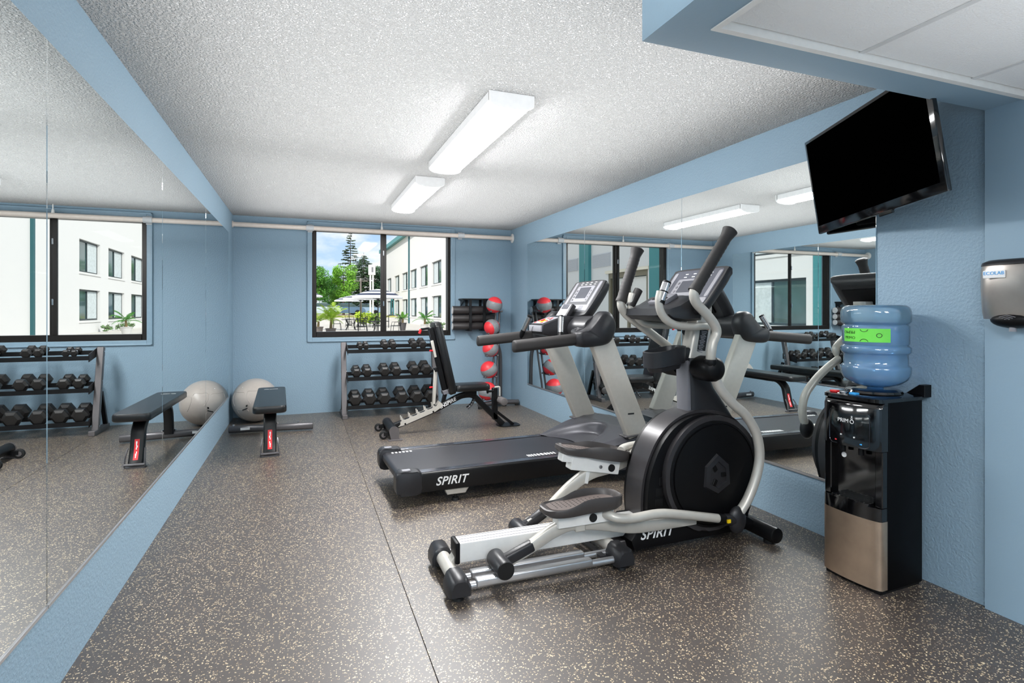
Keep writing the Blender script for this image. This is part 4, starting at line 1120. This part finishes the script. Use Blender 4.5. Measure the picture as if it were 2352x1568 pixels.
    bl(B().tube([(a, Y-.045, c) for a, c in pts], .016, 8, smooth=4, sx=.4, sy=1.2), 'seat_adjuster', black_satin)
    b = B()
    for a, c in ((1.752, .30), (1.735, .275), (1.712, .255)): b.cyl((a, Y-.055, c), (a, Y-.03, c), .007, n=8)
    bl(b, 'adjuster_hole', light_grey)
    # backrest
    tp, bt = V((1.345, 0, 1.165)), V((1.520, 0, .415)); u = (tp-bt).normalized(); n = V((-u.z, 0, u.x)); 
    if n.x < 0: n = -n
    L = (tp-bt).length
    rings = []
    for h, k in ((-.042, .93), (-.032, 1), (.020, 1), (.036, .95), (.042, .72)):
        rings.append([bt+u*(L/2+x_*(k if k > .9 else .93))+V((0, Y+y_*k, 0))+n*h for x_, y_ in rrect(L+.03, .275, .05, 5)])
    bl(B().loft(rings), 'back_pad', vinyl, 50)
    q0, q1 = bt-u*.0-n*.068, tp-u*.03-n*.068
    bl(B().beam(V((q0.x, Y, q0.z)), V((q1.x, Y, q1.z)), .06, .052, up=(1, 0, 0), bev=.005, seg=1), 'back_frame', black_satin)
    bl(B().beam((q1.x-.01, Y, q1.z-.01), (q1.x-.10, Y, q1.z-.02), .025, .025, bev=.002, seg=1), 'top_pin', black_satin)
    bl(B().cyl((q1.x-.10, Y, q1.z-.02), (q1.x-.115, Y, q1.z-.065), .014), 'top_grip', red_plastic)
    # white support strut
    bl(B().beam((1.345, Y, .66), (1.325, Y, .29), .035, .035, up=(1, 0, 0), bev=.004, seg=1), 'support_strut', silver_paint)
    bl(B().beam((1.33, Y, .66), (1.455, Y, .70), .05, .045, bev=.004, seg=1).cyl((1.345, Y-.045, .665), (1.345, Y+.045, .665), .014), 'strut_hinge', black_satin)
    bl(B().beam((1.295, Y-.045, .98), (1.335, Y-.045, .80), .02, .03, up=(1, 0, 0), bev=.003, seg=1), 'upper_strap', silver_paint)
    b = B()
    for z in (.87, .48): b.cyl((1.30, Y-.05, z), (1.27, Y-.07, z+.005), .010, n=10)
    bl(b, 'red_pull_pin', red_plastic)
    bl(B().obox((1.455, Y, .42), (.035, 0, .008), (0, .05, 0), (-.006, 0, .022), .004, 1), 'hinge_block', mid_grey)
    bl(B().beam((1.455, Y, .41), (1.425, Y, .29), .05, .035, up=(1, 0, 0), bev=.003, seg=1), 'hinge_leg', black_satin)
adjustable_bench()

# ================================================================== wall rack with rolled mats
def mat_rack():
    y = YB
    t = thing('mat_rack', 'black steel wall rack holding three rolled black mats', 'rack', (2.22, y, 1.02))
    O = V((2.22, y, 1.02))
    def bl(b, n, m, sm=30): b.bm.transform(M.Translation(-O)); return b.build(n, m, t, sm)
    bl(B().prism([(2.03, 1.452), (2.48, 1.452), (2.48, 1.468), (2.03, 1.468)], y-.20, y-.002), 'top_shelf', black_satin)
    bl(B().prism([(y-.20, 1.452), (y-.002, 1.452), (y-.002, 1.36)], 2.055, 2.065, 'x').prism([(y-.20, 1.452), (y-.002, 1.452), (y-.002, 1.36)], 2.44, 2.45, 'x'), 'shelf_gusset', black_satin)
    for x in (2.145, 2.345):
        bl(B().box(x-.018, x+.018, y-.205, y-.195, 1.03, 1.46), 'front_strap', black_satin)
        bl(B().box(x-.018, x+.018, y-.20, y-.003, 1.022, 1.032), 'bottom_strap', black_satin)
        bl(B().box(x-.018, x+.018, y-.012, y-.002, 1.03, 1.46), 'rear_strap', black_satin)
    wm = mat('black_foam_mat', (50, 47, 47), .5, bump=.25, bscale=120)
    for i, (z, w) in enumerate(((1.313, 'top'), (1.206, 'middle'), (1.098, 'bottom'))):
        r = .0655 if i < 1 else (.053 if i == 1 else .053)
        zz = {0: 1.035+.106*2+.060, 1: 1.035+.106+.053, 2: 1.035+.053}[i]
        r = .058 if i == 0 else .0525
        mt = thing('rolled_mat', f'black rolled exercise mat, {w} of three on the wall rack', 'mat', (2.22, y-.105, zz), 0, 'rolled mats on the wall rack')
        b = B()
        rings = [(.014, -.305), (r-.006, -.305), (r, -.298), (r, .298), (r-.006, .305), (.014, .305)]
        b.lathe(rings, 28, M.Rotation(PI/2, 4, 'Y'))
        b.build('roll', wm, mt, 50)
        for s in (-1, 1):
            q = []
            b = B()
            for k in range(60):
                a = k*.42; rr_ = .016+(r-.020)*k/59
                q.append(V((s*.3055, rr_*math.cos(a), rr_*math.sin(a))))
            b.tube(q, .0022, 6); b.build('rolled_edge', mat('grey_mat_edge', (190, 190, 192), .5), mt)
            B().lathe([(.016, s*.3035), (r-.004, s*.3045), (r-.004, s*.3052), (.016, s*.3052)], 24, M.Rotation(PI/2, 4, 'Y')).build('mat_end', mat('pale_mat_end', (205, 205, 206), .6), mt)
mat_rack()

# ================================================================== medicine ball tree
def ball_mat():
    m, t, p, c, N, L = node_mat('red_and_grey_ball')
    sx_ = N('ShaderNodeSeparateXYZ'); L(c.outputs['Object'], sx_.inputs[0])
    def absn(o): a = N('ShaderNodeMath', operation='ABSOLUTE'); L(o, a.inputs[0]); return a.outputs[0]
    def less(o, v): a = N('ShaderNodeMath', operation='LESS_THAN'); L(o, a.inputs[0]); a.inputs[1].default_value = v; return a.outputs[0]
    a = less(absn(sx_.outputs['Z']), .052); b_ = less(absn(sx_.outputs['X']), .0)
    mxn = N('ShaderNodeMath', operation='MAXIMUM'); L(a, mxn.inputs[0]); L(b_, mxn.inputs[1])
    r = N('ShaderNodeMix', data_type='RGBA'); L(mxn.outputs[0], r.inputs[0]); r.inputs[6].default_value = srgb(222, 52, 60); r.inputs[7].default_value = srgb(128, 131, 134)
    L(r.outputs[2], p.inputs['Base Color']); p.inputs['Roughness'].default_value = .42
    v = N('ShaderNodeTexVoronoi'); v.inputs['Scale'].default_value = 75; L(c.outputs['Object'], v.inputs['Vector'])
    ml = N('ShaderNodeMath', operation='MULTIPLY'); L(v.outputs['Distance'], ml.inputs[0]); L(mxn.outputs[0], ml.inputs[1])
    bu = N('ShaderNodeBump'); bu.inputs['Strength'].default_value = .6; bu.inputs['Distance'].default_value = .004; L(ml.outputs[0], bu.inputs['Height']); L(bu.outputs[0], p.inputs['Normal'])
    return m
bm_ = ball_mat()
def medicine_rack():
    t = thing('ball_rack', 'grey steel medicine ball tree in the back right corner', 'rack', (2.47, 7.18, 0))
    O = V((2.47, 7.18, 0))
    def bl(b, n, m, sm=40): b.bm.transform(M.Translation(-O)); return b.build(n, m, t, sm)
    # two slender posts leaning back
    for dx in (-.028, .028):
        bl(B().tube([(2.425+dx, 7.10, .09), (2.53+dx, 7.26, 1.28)], .014, 12), 'post', steel_grey)
    bl(B().tube([(2.50, 7.23, .86), (2.545, 7.25, .78), (2.57, 7.26, .66), (2.575, 7.27, .40), (2.575, 7.27, .06)], .026, 14, smooth=5), 'rear_stay', steel_grey)
    bl(B().tube([(2.18, 7.0, .05), (2.42, 7.08, .06), (2.60, 7.12, .055), (2.785, 7.12, .045)], .032, 14, smooth=5), 'foot_tube', steel_grey)
    bl(B().tube([(2.44, 7.08, .06), (2.575, 7.27, .05)], .025, 12), 'foot_cross', steel_grey)
    bl(B().cyl((2.575, 7.11, .0), (2.575, 7.11, .03), .03).cyl((2.20, 7.01, 0), (2.20, 7.01, .03), .03).cyl((2.76, 7.12, 0), (2.76, 7.12, .02), .025), 'rubber_foot', rubber)
    spots = [(2.435, 7.12, 1.380, .111), (2.40, 7.12, 1.079, .108), (2.38, 7.12, .783, .109), (2.345, 7.08, .508, .115), (2.31, 7.05, .225, .124)]
    rots = [(.25, .2, 0), (.1, 1.25, .55), (.2, -.85, .1), (.15, -.6, 0), (.1, .12, 0)]
    W_ = ('topmost', 'second from the top', 'middle', 'second from the bottom', 'bottom')
    for i, (x, y, z, r) in enumerate(spots):
        b = B()
        for s in (-1, 1):
            b.tube([(x+.09, y+.10, z-r*.75), (x+s*.07+.01, y+.03, z-r*.86), (x+s*.075, y-.085, z-r*.80)], .0085, 10, smooth=4)
            b.sphere((x+s*.075, y-.092, z-r*.79), .014, 12, 8)
        fz = z-r*.75
        pz_ = V((2.425, 7.10, .09)).lerp(V((2.53, 7.26, 1.28)), min(1, max(0, (fz-.09)/1.19)))
        b.tube([(x+.09, y+.10, fz), (pz_.x, pz_.y, fz)], .010, 10)
        bl(b, 'ball_cradle', steel_grey)
        o = B().sphere((0, 0, 0), r, 40, 26).build('medicine_ball', bm_, None, 80)
        o.location = (x, y, z); o.rotation_euler = rots[i]
        tag(o, f'red and grey medicine ball, {W_[i]} on the corner rack', 'ball', 'medicine balls on the tree rack')
medicine_rack()

# ================================================================== outside: courtyard
conc = mat('pale_concrete', (205, 200, 192), .8, noise=.08, nscale=2)
grass_m = mat('lawn_grass', (132, 165, 70), .9, noise=.3, nscale=4)
road_m = mat('pale_road', (190, 178, 165), .85, noise=.08, nscale=1)  # road in one pale beige-grey tone
stucco = mat('white_stucco', (218, 217, 216), .85, bump=.1, bscale=60)
teal = mat('teal_paint', (62, 132, 136), .5)
dark_frame = mat('dark_window_frame', (44, 54, 58), .4)
curtain = mat('white_curtain', (196, 204, 206), .7, noise=.12, nscale=8)
dim_glass = mat('reflective_glass', (70, 92, 92), .06, spec=.9, noise=.3, nscale=.8)
struct(B().box(-40, 60, YB+T+.01, 56, -.25, -.03).build('patio_ground', conc, smooth=0))
b = B(); b.prism([(56, -.25), (56, -.03), (61, .58), (61, -.25)], -40, 9.8, 'x'); struct(b.build('sidewalk_ramp', conc, smooth=0))
b = B(); b.prism([(61, -.25), (61, .58), (64, .74), (66, .765), (66, -.25)], -40, 9.8, 'x'); struct(b.build('grass_bank', mat('dry_verge', (178, 176, 96), .9, noise=.25, nscale=3), smooth=0))
struct(B().box(-60, 9.8, 66, 110, .5, .76).build('street', road_m, smooth=0))
struct(B().box(9.8, 80, 56, 140, -.25, -.03).build('side_yard', conc, smooth=0))
struct(B().box(-60, 60, 110, 180, .4, .74).build('far_lawn', grass_m, smooth=0))

# --- white two-storey building on the right (wall plane x = 10.4)
BX = 10.4
bd = thing('white_building', 'long white stucco building with teal eave seen through the window', 'building', (BX, 45, 0))
OB = V((BX, 45, 0))
def bo(b, n, m, p=None, sm=0): b.bm.transform(M.Translation(-OB)); return b.build(n, m, p or bd, sm)
ys = [12.0, 17.2, 22.4, 40.2, 45.3, 50.5, 55.6, 60.6, 66.0, 72.2]
b = B()
H1 = 9.25
cuts = sorted([(y-1.75, y+1.75) for y in ys])
zs = [(.72, 2.55), (3.55, 5.45)]
# wall as strips with real openings
y = 9.0
for a, c in cuts:
    b.box(BX, BX+.5, y, a, -.2, H1)
    for z0, z1 in ((-.2, zs[0][0]), (zs[0][1], zs[1][0]), (zs[1][1], H1)): b.box(BX, BX+.5, a, c, z0, z1)
    y = c
b.box(BX, BX+.5, y, 78, -.2, H1)
bo(b, 'stucco_wall', stucco)
bo(B().box(BX+.5, BX+8, 9, 78, -.2, H1), 'building_core', stucco)
bo(B().box(BX-.45, BX+8.3, 8.8, 78.4, H1, H1+.22).box(BX-.48, BX-.40, 8.8, 78.4, H1-.05, H1+.42), 'eave_fascia', teal)
for a, c in cuts:
    for z0, z1 in zs:
        w = bo(B().box(BX+.16, BX+.22, a, a+.07, z0, z1).box(BX+.16, BX+.22, c-.07, c, z0, z1).box(BX+.16, BX+.22, a+.07, c-.07, z0, z0+.09).box(BX+.16, BX+.22, a+.07, c-.07, z1-.09, z1).box(BX+.16, BX+.22, (a+c)/2-.04, (a+c)/2+.04, z0+.09, z1-.09), 'window', dark_frame)
        bo(B().box(BX+.205, BX+.215, a+.05, c-.05, z0+.05, z1-.05), 'pane', dim_glass, w)
        bo(B().box(BX+.175, BX+.203, (a+c)/2, c-.08, z0+.1, z1-.1), 'drawn_curtain', curtain, w)
        bo(B().box(BX-.05, BX+.02, a-.08, c+.08, z0-.12, z0), 'sill', stucco, w)
for y in (32.4, 57.6):
    bo(B().box(BX-.14, BX+.0, y-.09, y+.09, 0, H1), 'downspout', mat('dark_teal_paint', (44, 92, 98), .5))
for y in (14.6, 19.8):
    bo(B().box(BX-.12, BX+.01, y-.45, y+.45, 0, H1), 'pilaster', teal)
bo(B().box(BX-.04, BX+.02, 68.2, 70.0, 0, 2.6), 'door', dim_glass)
bo(B().box(BX-.08, BX, 68.0, 68.25, 0, 2.75).box(BX-.08, BX, 69.95, 70.2, 0, 2.75).box(BX-.08, BX, 68.0, 70.2, 2.55, 2.75), 'door_frame', teal)

# --- left wing (wall plane x = -2.6), seen in the right-hand mirrors
LX = -2.6
lw = thing('white_wing', 'white wing with teal pilasters and bronze windows seen in the right mirrors', 'building', (LX, 16, 0))
OB = V((LX, 16, 0))
def lo(b, n, m, p=None): b.bm.transform(M.Translation(-OB)); return b.build(n, m, p or lw, 0)
lo(B().box(LX-5, LX-.25, 9.6, 24, -.2, 6.0), 'wing_core', stucco)
b = B(); y = 9.6
wins = [(11.95, 13.9), (16.9, 18.9), (20.3, 22.2)]
for a, c in wins:
    b.box(LX-.25, LX, y, a, -.2, 6.0); b.box(LX-.25, LX, a, c, -.2, .55); b.box(LX-.25, LX, a, c, 2.36, 6.0); y = c
b.box(LX-.25, LX, y, 24, -.2, 6)
lo(b, 'stucco_wall', stucco)
bz = mat('tan_bronze_frame', (120, 112, 92), .45)
for a, c in wins:
    w = lo(B().box(LX-.16, LX-.02, a, a+.09, .55, 2.36).box(LX-.16, LX-.02, c-.09, c, .55, 2.36).box(LX-.16, LX-.02, a+.09, c-.09, .55, .64).box(LX-.16, LX-.02, a+.09, c-.09, 2.22, 2.36).box(LX-.16, LX-.04, (a+c)/2-.04, (a+c)/2+.04, .64, 2.22), 'window', bz)
    lo(B().box(LX-.13, LX-.12, a+.09, c-.09, .64, 2.22), 'pane', dim_glass, w)
    lo(B().box(LX-.118, LX-.10, a+.12, c-.35, .66, 2.2), 'drawn_curtain', mat('bright_curtain', (228, 226, 222), .8), w)
    lo(B().box(LX-.01, LX+.05, a-.1, c+.1, 2.36, 2.44), 'lintel', mat('cream_lintel', (222, 214, 196), .7), w)
for a, c in ((13.75, 14.8), (15.75, 16.6)):
    b = B().box(LX, LX+.02, a, c, 2.58, 2.98)
    for i in range(12): b.box(LX+.02, LX+.035, a+.02, c-.02, 2.6+i*.031, 2.615+i*.031)
    lo(b, 'vent_louver', mat('pale_louver', (196, 198, 204), .5))
for a, c in ((14.9, 15.5), (11.1, 11.75), (19.2, 19.8)): lo(B().box(LX-.02, LX+.10, a, c, -.1, 6), 'pilaster', teal)

# --- trees
def leafy(name, label, x, y, z0, h, r, col, n=1500, leaf=.30, cat='tree', grp='trees beyond the patio', seed=1):
    rnd = random.Random(seed)
    t = thing(name, label, cat, (x, y, z0), 0, grp)
    b = B().tube([(0, 0, 0), (.05, .02, h*.35), (-.05, .05, h*.7)], [.16*h/6, .12*h/6, .03], 8)
    for k in range(5):
        a = rnd.uniform(0, 2*PI); b.tube([(0, 0, h*(.3+.07*k)), (r*.5*math.cos(a), r*.5*math.sin(a), h*(.5+.08*k))], [.07*h/6, .02], 6)
    b.build('trunk', mat('bark_brown', (96, 78, 62), .9, noise=.3, nscale=6), t)
    b = B()
    blobs = [(rnd.uniform(-.62, .62)*r, rnd.uniform(-.5, .5)*r, h*rnd.uniform(.32, .9), r*rnd.uniform(.28, .5)) for _ in range(16)]
    for i in range(n):
        c = rnd.choice(blobs)
        d = V((rnd.gauss(0, 1), rnd.gauss(0, 1), rnd.gauss(0, 1))).normalized()
        p = V((c[0], c[1], c[2]))+d*c[3]*rnd.uniform(.6, 1.05)
        if p.z < h*.15: continue
        u = V((rnd.gauss(0, 1), rnd.gauss(0, 1), rnd.gauss(0, .6))).normalized(); w = u.orthogonal().normalized()
        s = leaf*rnd.uniform(.6, 1.2)
        b.quad(p-u*s, p+w*s*.5, p+u*s, p-w*s*.5)
    b.build('foliage', mat('leaf_'+name+str(seed), col, .6, noise=.35, nscale=1.2), t, 0)
    return t
def conifer(name, label, x, y, z0, h, r, col, sparse, seed):
    rnd = random.Random(seed)
    t = thing(name, label, 'tree', (x, y, z0), 0, 'trees beyond the patio')
    B().tube([(0, 0, 0), (0, 0, h)], [.16, .02], 8).build('trunk', mat('bark_brown', (96, 78, 62), .9, noise=.3, nscale=6), t)
    b = B(); lev = 30 if sparse else 34
    for k in range(lev):
        f = k/lev; z = h*(.12+.86*f); rr_ = r*(1-f)**.8+.12
        for j in range(8 if sparse else 10):
            if sparse and rnd.random() < .3: continue
            a = rnd.uniform(0, 2*PI); L_ = rr_*rnd.uniform(.6, 1.1); d = V((math.cos(a), math.sin(a), -.18 if not sparse else rnd.uniform(-.15, .12)))
            w = V((-math.sin(a), math.cos(a), 0))
            for q in range(6 if sparse else 8):
                g = (q+1)/8; p = V((0, 0, z))+d*L_*g*1.05
                for s in (-1, 1):
                    e = p+w*s*L_*.20*(1.1-g*.6)+V((0, 0, rnd.uniform(-.2, -.02)))+d*L_*.16
                    b.quad(p, p+d*L_*.14, e, (p+e)/2-V((0, 0, .10)))
    b.build('needles', mat('needle_'+name+str(seed), col, .7, noise=.35, nscale=1.5), t, 0)
conifer('tall_conifer', 'tall sparse conifer rising above the other trees', 7.0, 90, .7, 13.4, 3.5, (74, 92, 66), True, 3)
conifer('full_conifer', 'dense dark green conifer beside the white sign pylon', 8.45, 84.5, .7, 9.2, 3.9, (66, 92, 58), False, 4)
leafy('maple_tree', 'bright green broad tree left of the dense conifer', 4.9, 74, .7, 6.6, 1.8, (124, 178, 58), seed=5, n=5200, leaf=.14)
leafy('shade_tree', 'large green tree at the left edge of the window view', 1.5, 73, .7, 6.3, 2.2, (92, 150, 52), seed=6, n=6000, leaf=.14)
leafy('shade_tree', 'darker green tree between the large tree and the bright one', 3.9, 79, .7, 5.4, 2.2, (72, 128, 48), seed=7, n=4600, leaf=.14)
leafy('shade_tree', 'dark green tree behind the pylon next to the building', 10.2, 84, .7, 7.3, 2.0, (62, 98, 62), seed=8, n=3200, leaf=.18)
leafy('low_shrub', 'yellow-green low shrub at the far side of the patio', 5.0, 50, -.03, 1.1, .8, (170, 196, 52), seed=9, n=500, leaf=.14, cat='shrub', grp='shrubs')
leafy('low_shrub', 'small green shrub right of the yellow-green one', 6.1, 52, -.03, 1.0, .7, (120, 160, 50), seed=10, n=400, leaf=.14, cat='shrub', grp='shrubs')
# trees reflected in the building's windows
for i, (x, y, h) in enumerate(((-14, 40, 7), (-12, 50, 8), (-15, 62, 8), (-16, 30, 7))):
    leafy('shade_tree', 'green tree %s, out of the window view to the left' % ('nearest the wing', 'second from the wing', 'third from the wing', 'closest to the patio corner')[i], x, y, -.03, h, 3, (100, 150, 60), seed=20+i, n=900, leaf=.4)

# --- sign pylon and utility pole
pyl = thing('sign_pylon', 'tall white double-post sign pylon beyond the patio', 'sign', (7.05, 62, .70))
B().box(-.22, -.06, -.1, .1, 0, 5.3).box(.06, .22, -.1, .1, 0, 5.3).build('pylon_post', white_paint, pyl, 0)
B().box(-.34, .40, -.15, .15, 4.5, 5.6, .02, 1).build('sign_box', white_paint, pyl, 0)
B().box(-.02, .16, -.155, -.15, 4.8, 5.35).build('sign_mark', light_grey, pyl, 0)
pole = thing('utility_pole', 'grey utility pole with a short crossarm left of the pylon', 'pole', (6.4, 67.2, .74))
B().cyl((0, 0, 0), (0, 0, 4.4), .13, .10).build('pole', mat('weathered_wood', (122, 116, 112), .9), pole)
B().box(-.8, .8, -.05, .05, 4.0, 4.1).build('crossarm', mat('weathered_wood', (122, 116, 112), .9), pole, 0)

# --- parasols with stripes, tables, chairs
cloth_w = mat('white_canvas', (236, 238, 242), .8); cloth_n = mat('navy_canvas', (52, 60, 84), .8)
iron = mat('black_wrought_iron', (34, 38, 40), .5, metal=.3)
def parasol(x, y, zr, R, zt, label):
    t = thing('patio_parasol', label, 'parasol', (x, y, -.03), 0, 'striped patio parasols')
    n = 8
    def ring(k, z): return [V((R*k*math.cos(2*PI*j/n+.2), R*k*math.sin(2*PI*j/n+.2), z+.03)) for j in range(n)]
    pr = [(1, zr, 0), (.88, zr+.07*(zt-zr)/.4, 1), (.72, zr+.17*(zt-zr)/.4, 0), (.55, zr+.25*(zt-zr)/.4, 1), (.36, zr+.32*(zt-zr)/.4, 0), (.05, zt, 0)]
    for nm, m, w in (('canopy_white', cloth_w, 0), ('canopy_stripe', cloth_n, 1)):
        b = B()
        for i in range(len(pr)-1):
            stripe = i in (1, 3)
            if stripe == bool(w):
                b.loft([ring(pr[i][0], pr[i][1]), ring(pr[i+1][0], pr[i+1][1])], cap=False)
        if not w: b.loft([ring(1, zr-.09), ring(1, zr)], cap=False)
        b.build(nm, m, t, 0)
    B().tube([(0, 0, 0), (0, 0, zt+.03)], .03, 8).build('pole', iron, t)
    b = B()
    for j in range(n):
        a = 2*PI*j/n+.2; b.tube([(0, 0, zr-.15), (R*.55*math.cos(a), R*.55*math.sin(a), zr+.17)], .012, 5)
    b.build('rib', iron, t)
    B().cyl((0, 0, 0), (0, 0, .1), .3, .26).build('base', iron, t)
def chair(x, y, rz, label):
    t = thing('patio_chair', label, 'chair', (x, y, -.03), rz, 'wrought iron patio chairs')
    B().box(-.24, .24, -.24, .24, .43, .46, .01, 1).build('seat', iron, t, 0)
    b = B().tube([(-.22, .22, .45), (-.23, .30, .92), (.23, .30, .92), (.22, .22, .45)], .018, 6)
    for i in range(4): b.tube([(-.12+i*.08, .23, .46), (-.12+i*.08, .30, .91)], .009, 5)
    b.build('backrest', iron, t, 0)
    for sx_, sy_ in ((-1, -1), (1, -1), (-1, 1), (1, 1)): B().tube([(sx_*.22, sy_*.22, .44), (sx_*.25, sy_*.26, 0)], .016, 6).build('leg', iron, t)
    for s in (-1, 1): B().tube([(s*.24, .26, .66), (s*.26, -.16, .66), (s*.24, -.2, .45)], .014, 6).build('armrest', iron, t)
def table(x, y, R, label):
    t = thing('patio_table', label, 'table', (x, y, -.03), 0, 'dark patio tables')
    B().cyl((0, 0, .71), (0, 0, .74), R, n=28).build('tabletop', iron, t)
    for k in range(4):
        a = PI/4+k*PI/2; B().tube([(R*.7*math.cos(a), R*.7*math.sin(a), .71), (R*.45*math.cos(a), R*.45*math.sin(a), .35), (R*.75*math.cos(a), R*.75*math.sin(a), 0)], .02, 6, smooth=4).build('leg', iron, t)
parasol(4.08, 32.7, 2.10, 1.5, 2.55, 'largest striped parasol, crossing the window mullion')
parasol(4.4, 46.5, 2.28, 1.4, 2.68, 'second largest striped parasol, overlapping behind the largest')
parasol(3.9, 51.8, 2.22, 1.3, 2.62, 'farthest striped parasol, left of the other two')
parasol(.1, 39.5, 2.30, 1.2, 2.66, 'striped parasol mostly cut off by the left window frame')
table(4.1, 32.72, .62, 'round dark table under the largest parasol')
table(3.95, 46.52, .62, 'round dark table in the middle of the patio') if False else table(4.4, 46.5, .6, 'round dark table under the second parasol')
table(3.1, 39.5, .62, 'dark table standing free in front of the shrubs')
for x, y, r, l in ((3.2, 32.5, 1.4, 'left of the table under the largest parasol'), (4.3, 33.7, 0.1, 'behind the table under the largest parasol'), (5.2, 33.3, -1.4, 'right of the table under the largest parasol'),
                   (2.2, 39.6, 1.6, 'left of the free-standing table'), (3.9, 39.9, -1.3, 'right of the free-standing table'), (3.2, 40.5, .1, 'behind the free-standing table'),
                   (3.5, 46.6, 1.5, 'left of the table under the second parasol'), (5.4, 46.6, -1.5, 'right of the table under the second parasol')):
    chair(x, y, r, 'black wrought iron chair '+l)
# --- potted palms
def palm(x, y, pot_r, pot_h, h, spread, col, pot_m, label, seed, nf=16):
    rnd = random.Random(seed)
    t = thing('potted_palm', label, 'plant', (x, y, -.03), 0, 'potted palms')
    B().lathe([(pot_r*.68, 0), (pot_r, pot_h), (pot_r*1.06, pot_h), (pot_r*1.06, pot_h*.93), (pot_r*.9, pot_h*.93), (.02, pot_h*.9)], 20).build('pot', pot_m, t)
    B().tube([(0, 0, pot_h*.88), (.03, 0, pot_h+.35*(h-pot_h))], [.07, .05], 8).build('stem', mat('palm_stem', (120, 104, 70), .8), t)
    b = B()
    for i in range(nf):
        a = rnd.uniform(0, 2*PI); el = rnd.uniform(.25, 1.35); L_ = spread*rnd.uniform(.8, 1.15)
        p = V((0, 0, pot_h+.3*(h-pot_h))); d = V((math.cos(a)*math.cos(el), math.sin(a)*math.cos(el), math.sin(el)))
        w = V((-math.sin(a), math.cos(a), 0)); st = L_/12
        for q in range(12):
            p2 = p+d*st; d = (d+V((0, 0, -.10))).normalized()
            if q > 1:
                for s in (-1, 1):
                    e = p+w*s*L_*.26*(1-abs(q-6)/9)+d*st*1.5+V((0, 0, -.05))
                    b.quad(p, p+d*st*.6, e, p+(e-p)*.5-V((0, 0, .02)))
            b.quad(p-w*.008, p2-w*.008, p2+w*.008, p+w*.008); p = p2
    b.build('fronds', mat('frond_'+str(seed), col, .55, noise=.25, nscale=3), t, 0)
gpot = mat('dark_planter', (84, 82, 84), .6); wpot = mat('pale_planter', (212, 210, 208), .6)
palm(1.25, 27.6, .24, .50, 1.9, .85, (168, 200, 60), mat('grey_brown_planter', (120, 112, 108), .7), 'large yellow-green palm in a pot at left of the window view', 1, 26)
palm(.75, 30.5, .26, .50, 1.3, .7, (150, 180, 60), mat('grey_brown_planter', (120, 112, 108), .7), 'smaller palm in a pot half hidden by the window frame', 2, 18)
palm(6.35, 37.8, .27, .52, 1.35, .6, (96, 150, 52), gpot, 'palm in a dark tapered planter near the building door', 3)
palm(7.4, 35.6, .28, .46, 1.55, .75, (84, 152, 56), wpot, 'palm in a pale planter right of the dark one', 4)
# --- railing by the door
rl = thing('patio_railing', 'thin dark metal railing left of the dark planter', 'railing', (6.3, 44, -.03))
B().tube([(-1.2, 0, .2), (0, 0, .95), (.9, 0, 1.0)], .03, 6).tube([(-1.2, 0, 0), (-1.2, 0, .2)], .03, 6).tube([(0, 0, 0), (0, 0, .95)], .03, 6).tube([(.9, 0, 0), (.9, 0, 1.0)], .03, 6).build('rail', iron, rl)
# --- parked cars on the street
def car(x, y, col, label, rz=0):
    t = thing('parked_car', label, 'car', (x, y, .76), rz, 'parked cars')
    body = mat('car_paint_'+str(col[0]), col, .25, coat=.5)
    pr = spl2([(-2.2, .35), (-2.2, .75), (-1.5, .92), (-.9, 1.0), (1.3, 1.0), (2.1, .88), (2.2, .6), (2.15, .32), (0, .26)], 3, True)
    B().prism(pr, -.85, .85, bev=.1).build('body', body, t)
    cb = [(-1.25, .95), (-.6, 1.42), (.7, 1.45), (1.5, .97)]
    B().prism(cb, -.72, .72, bev=.06).build('cabin', dim_glass, t)
    B().prism([(-.62, 1.40), (.72, 1.43), (.68, 1.48), (-.55, 1.46)], -.66, .66, bev=.015).build('roof', body, t)
    for sx_ in (-1.35, 1.35):
        for s in (-1, 1): B().cyl((sx_, s*.70, .32), (sx_, s*.9, .32), .32).build('wheel', rubber, t)
car(1.9, 67.6, (196, 210, 222), 'silver car parked behind the large palm')
car(4.9, 70.4, (96, 124, 150), 'blue car parked behind the silver one')
car(7.6, 75.0, (150, 176, 200), 'pale blue car parked right of the sign pylon')
# low planting at the wall foot
for i, (x, y) in enumerate(((9.9, 44.2), (9.9, 46.6), (9.9, 41.5))):
    leafy('wall_plant', 'small low plant at the foot of the white building, %s' % ('middle one', 'farthest one', 'nearest one')[i], x, y, -.03, .45, .35, (110, 140, 90), seed=40+i, n=80, leaf=.1, cat='plant', grp='low plants at the wall foot')
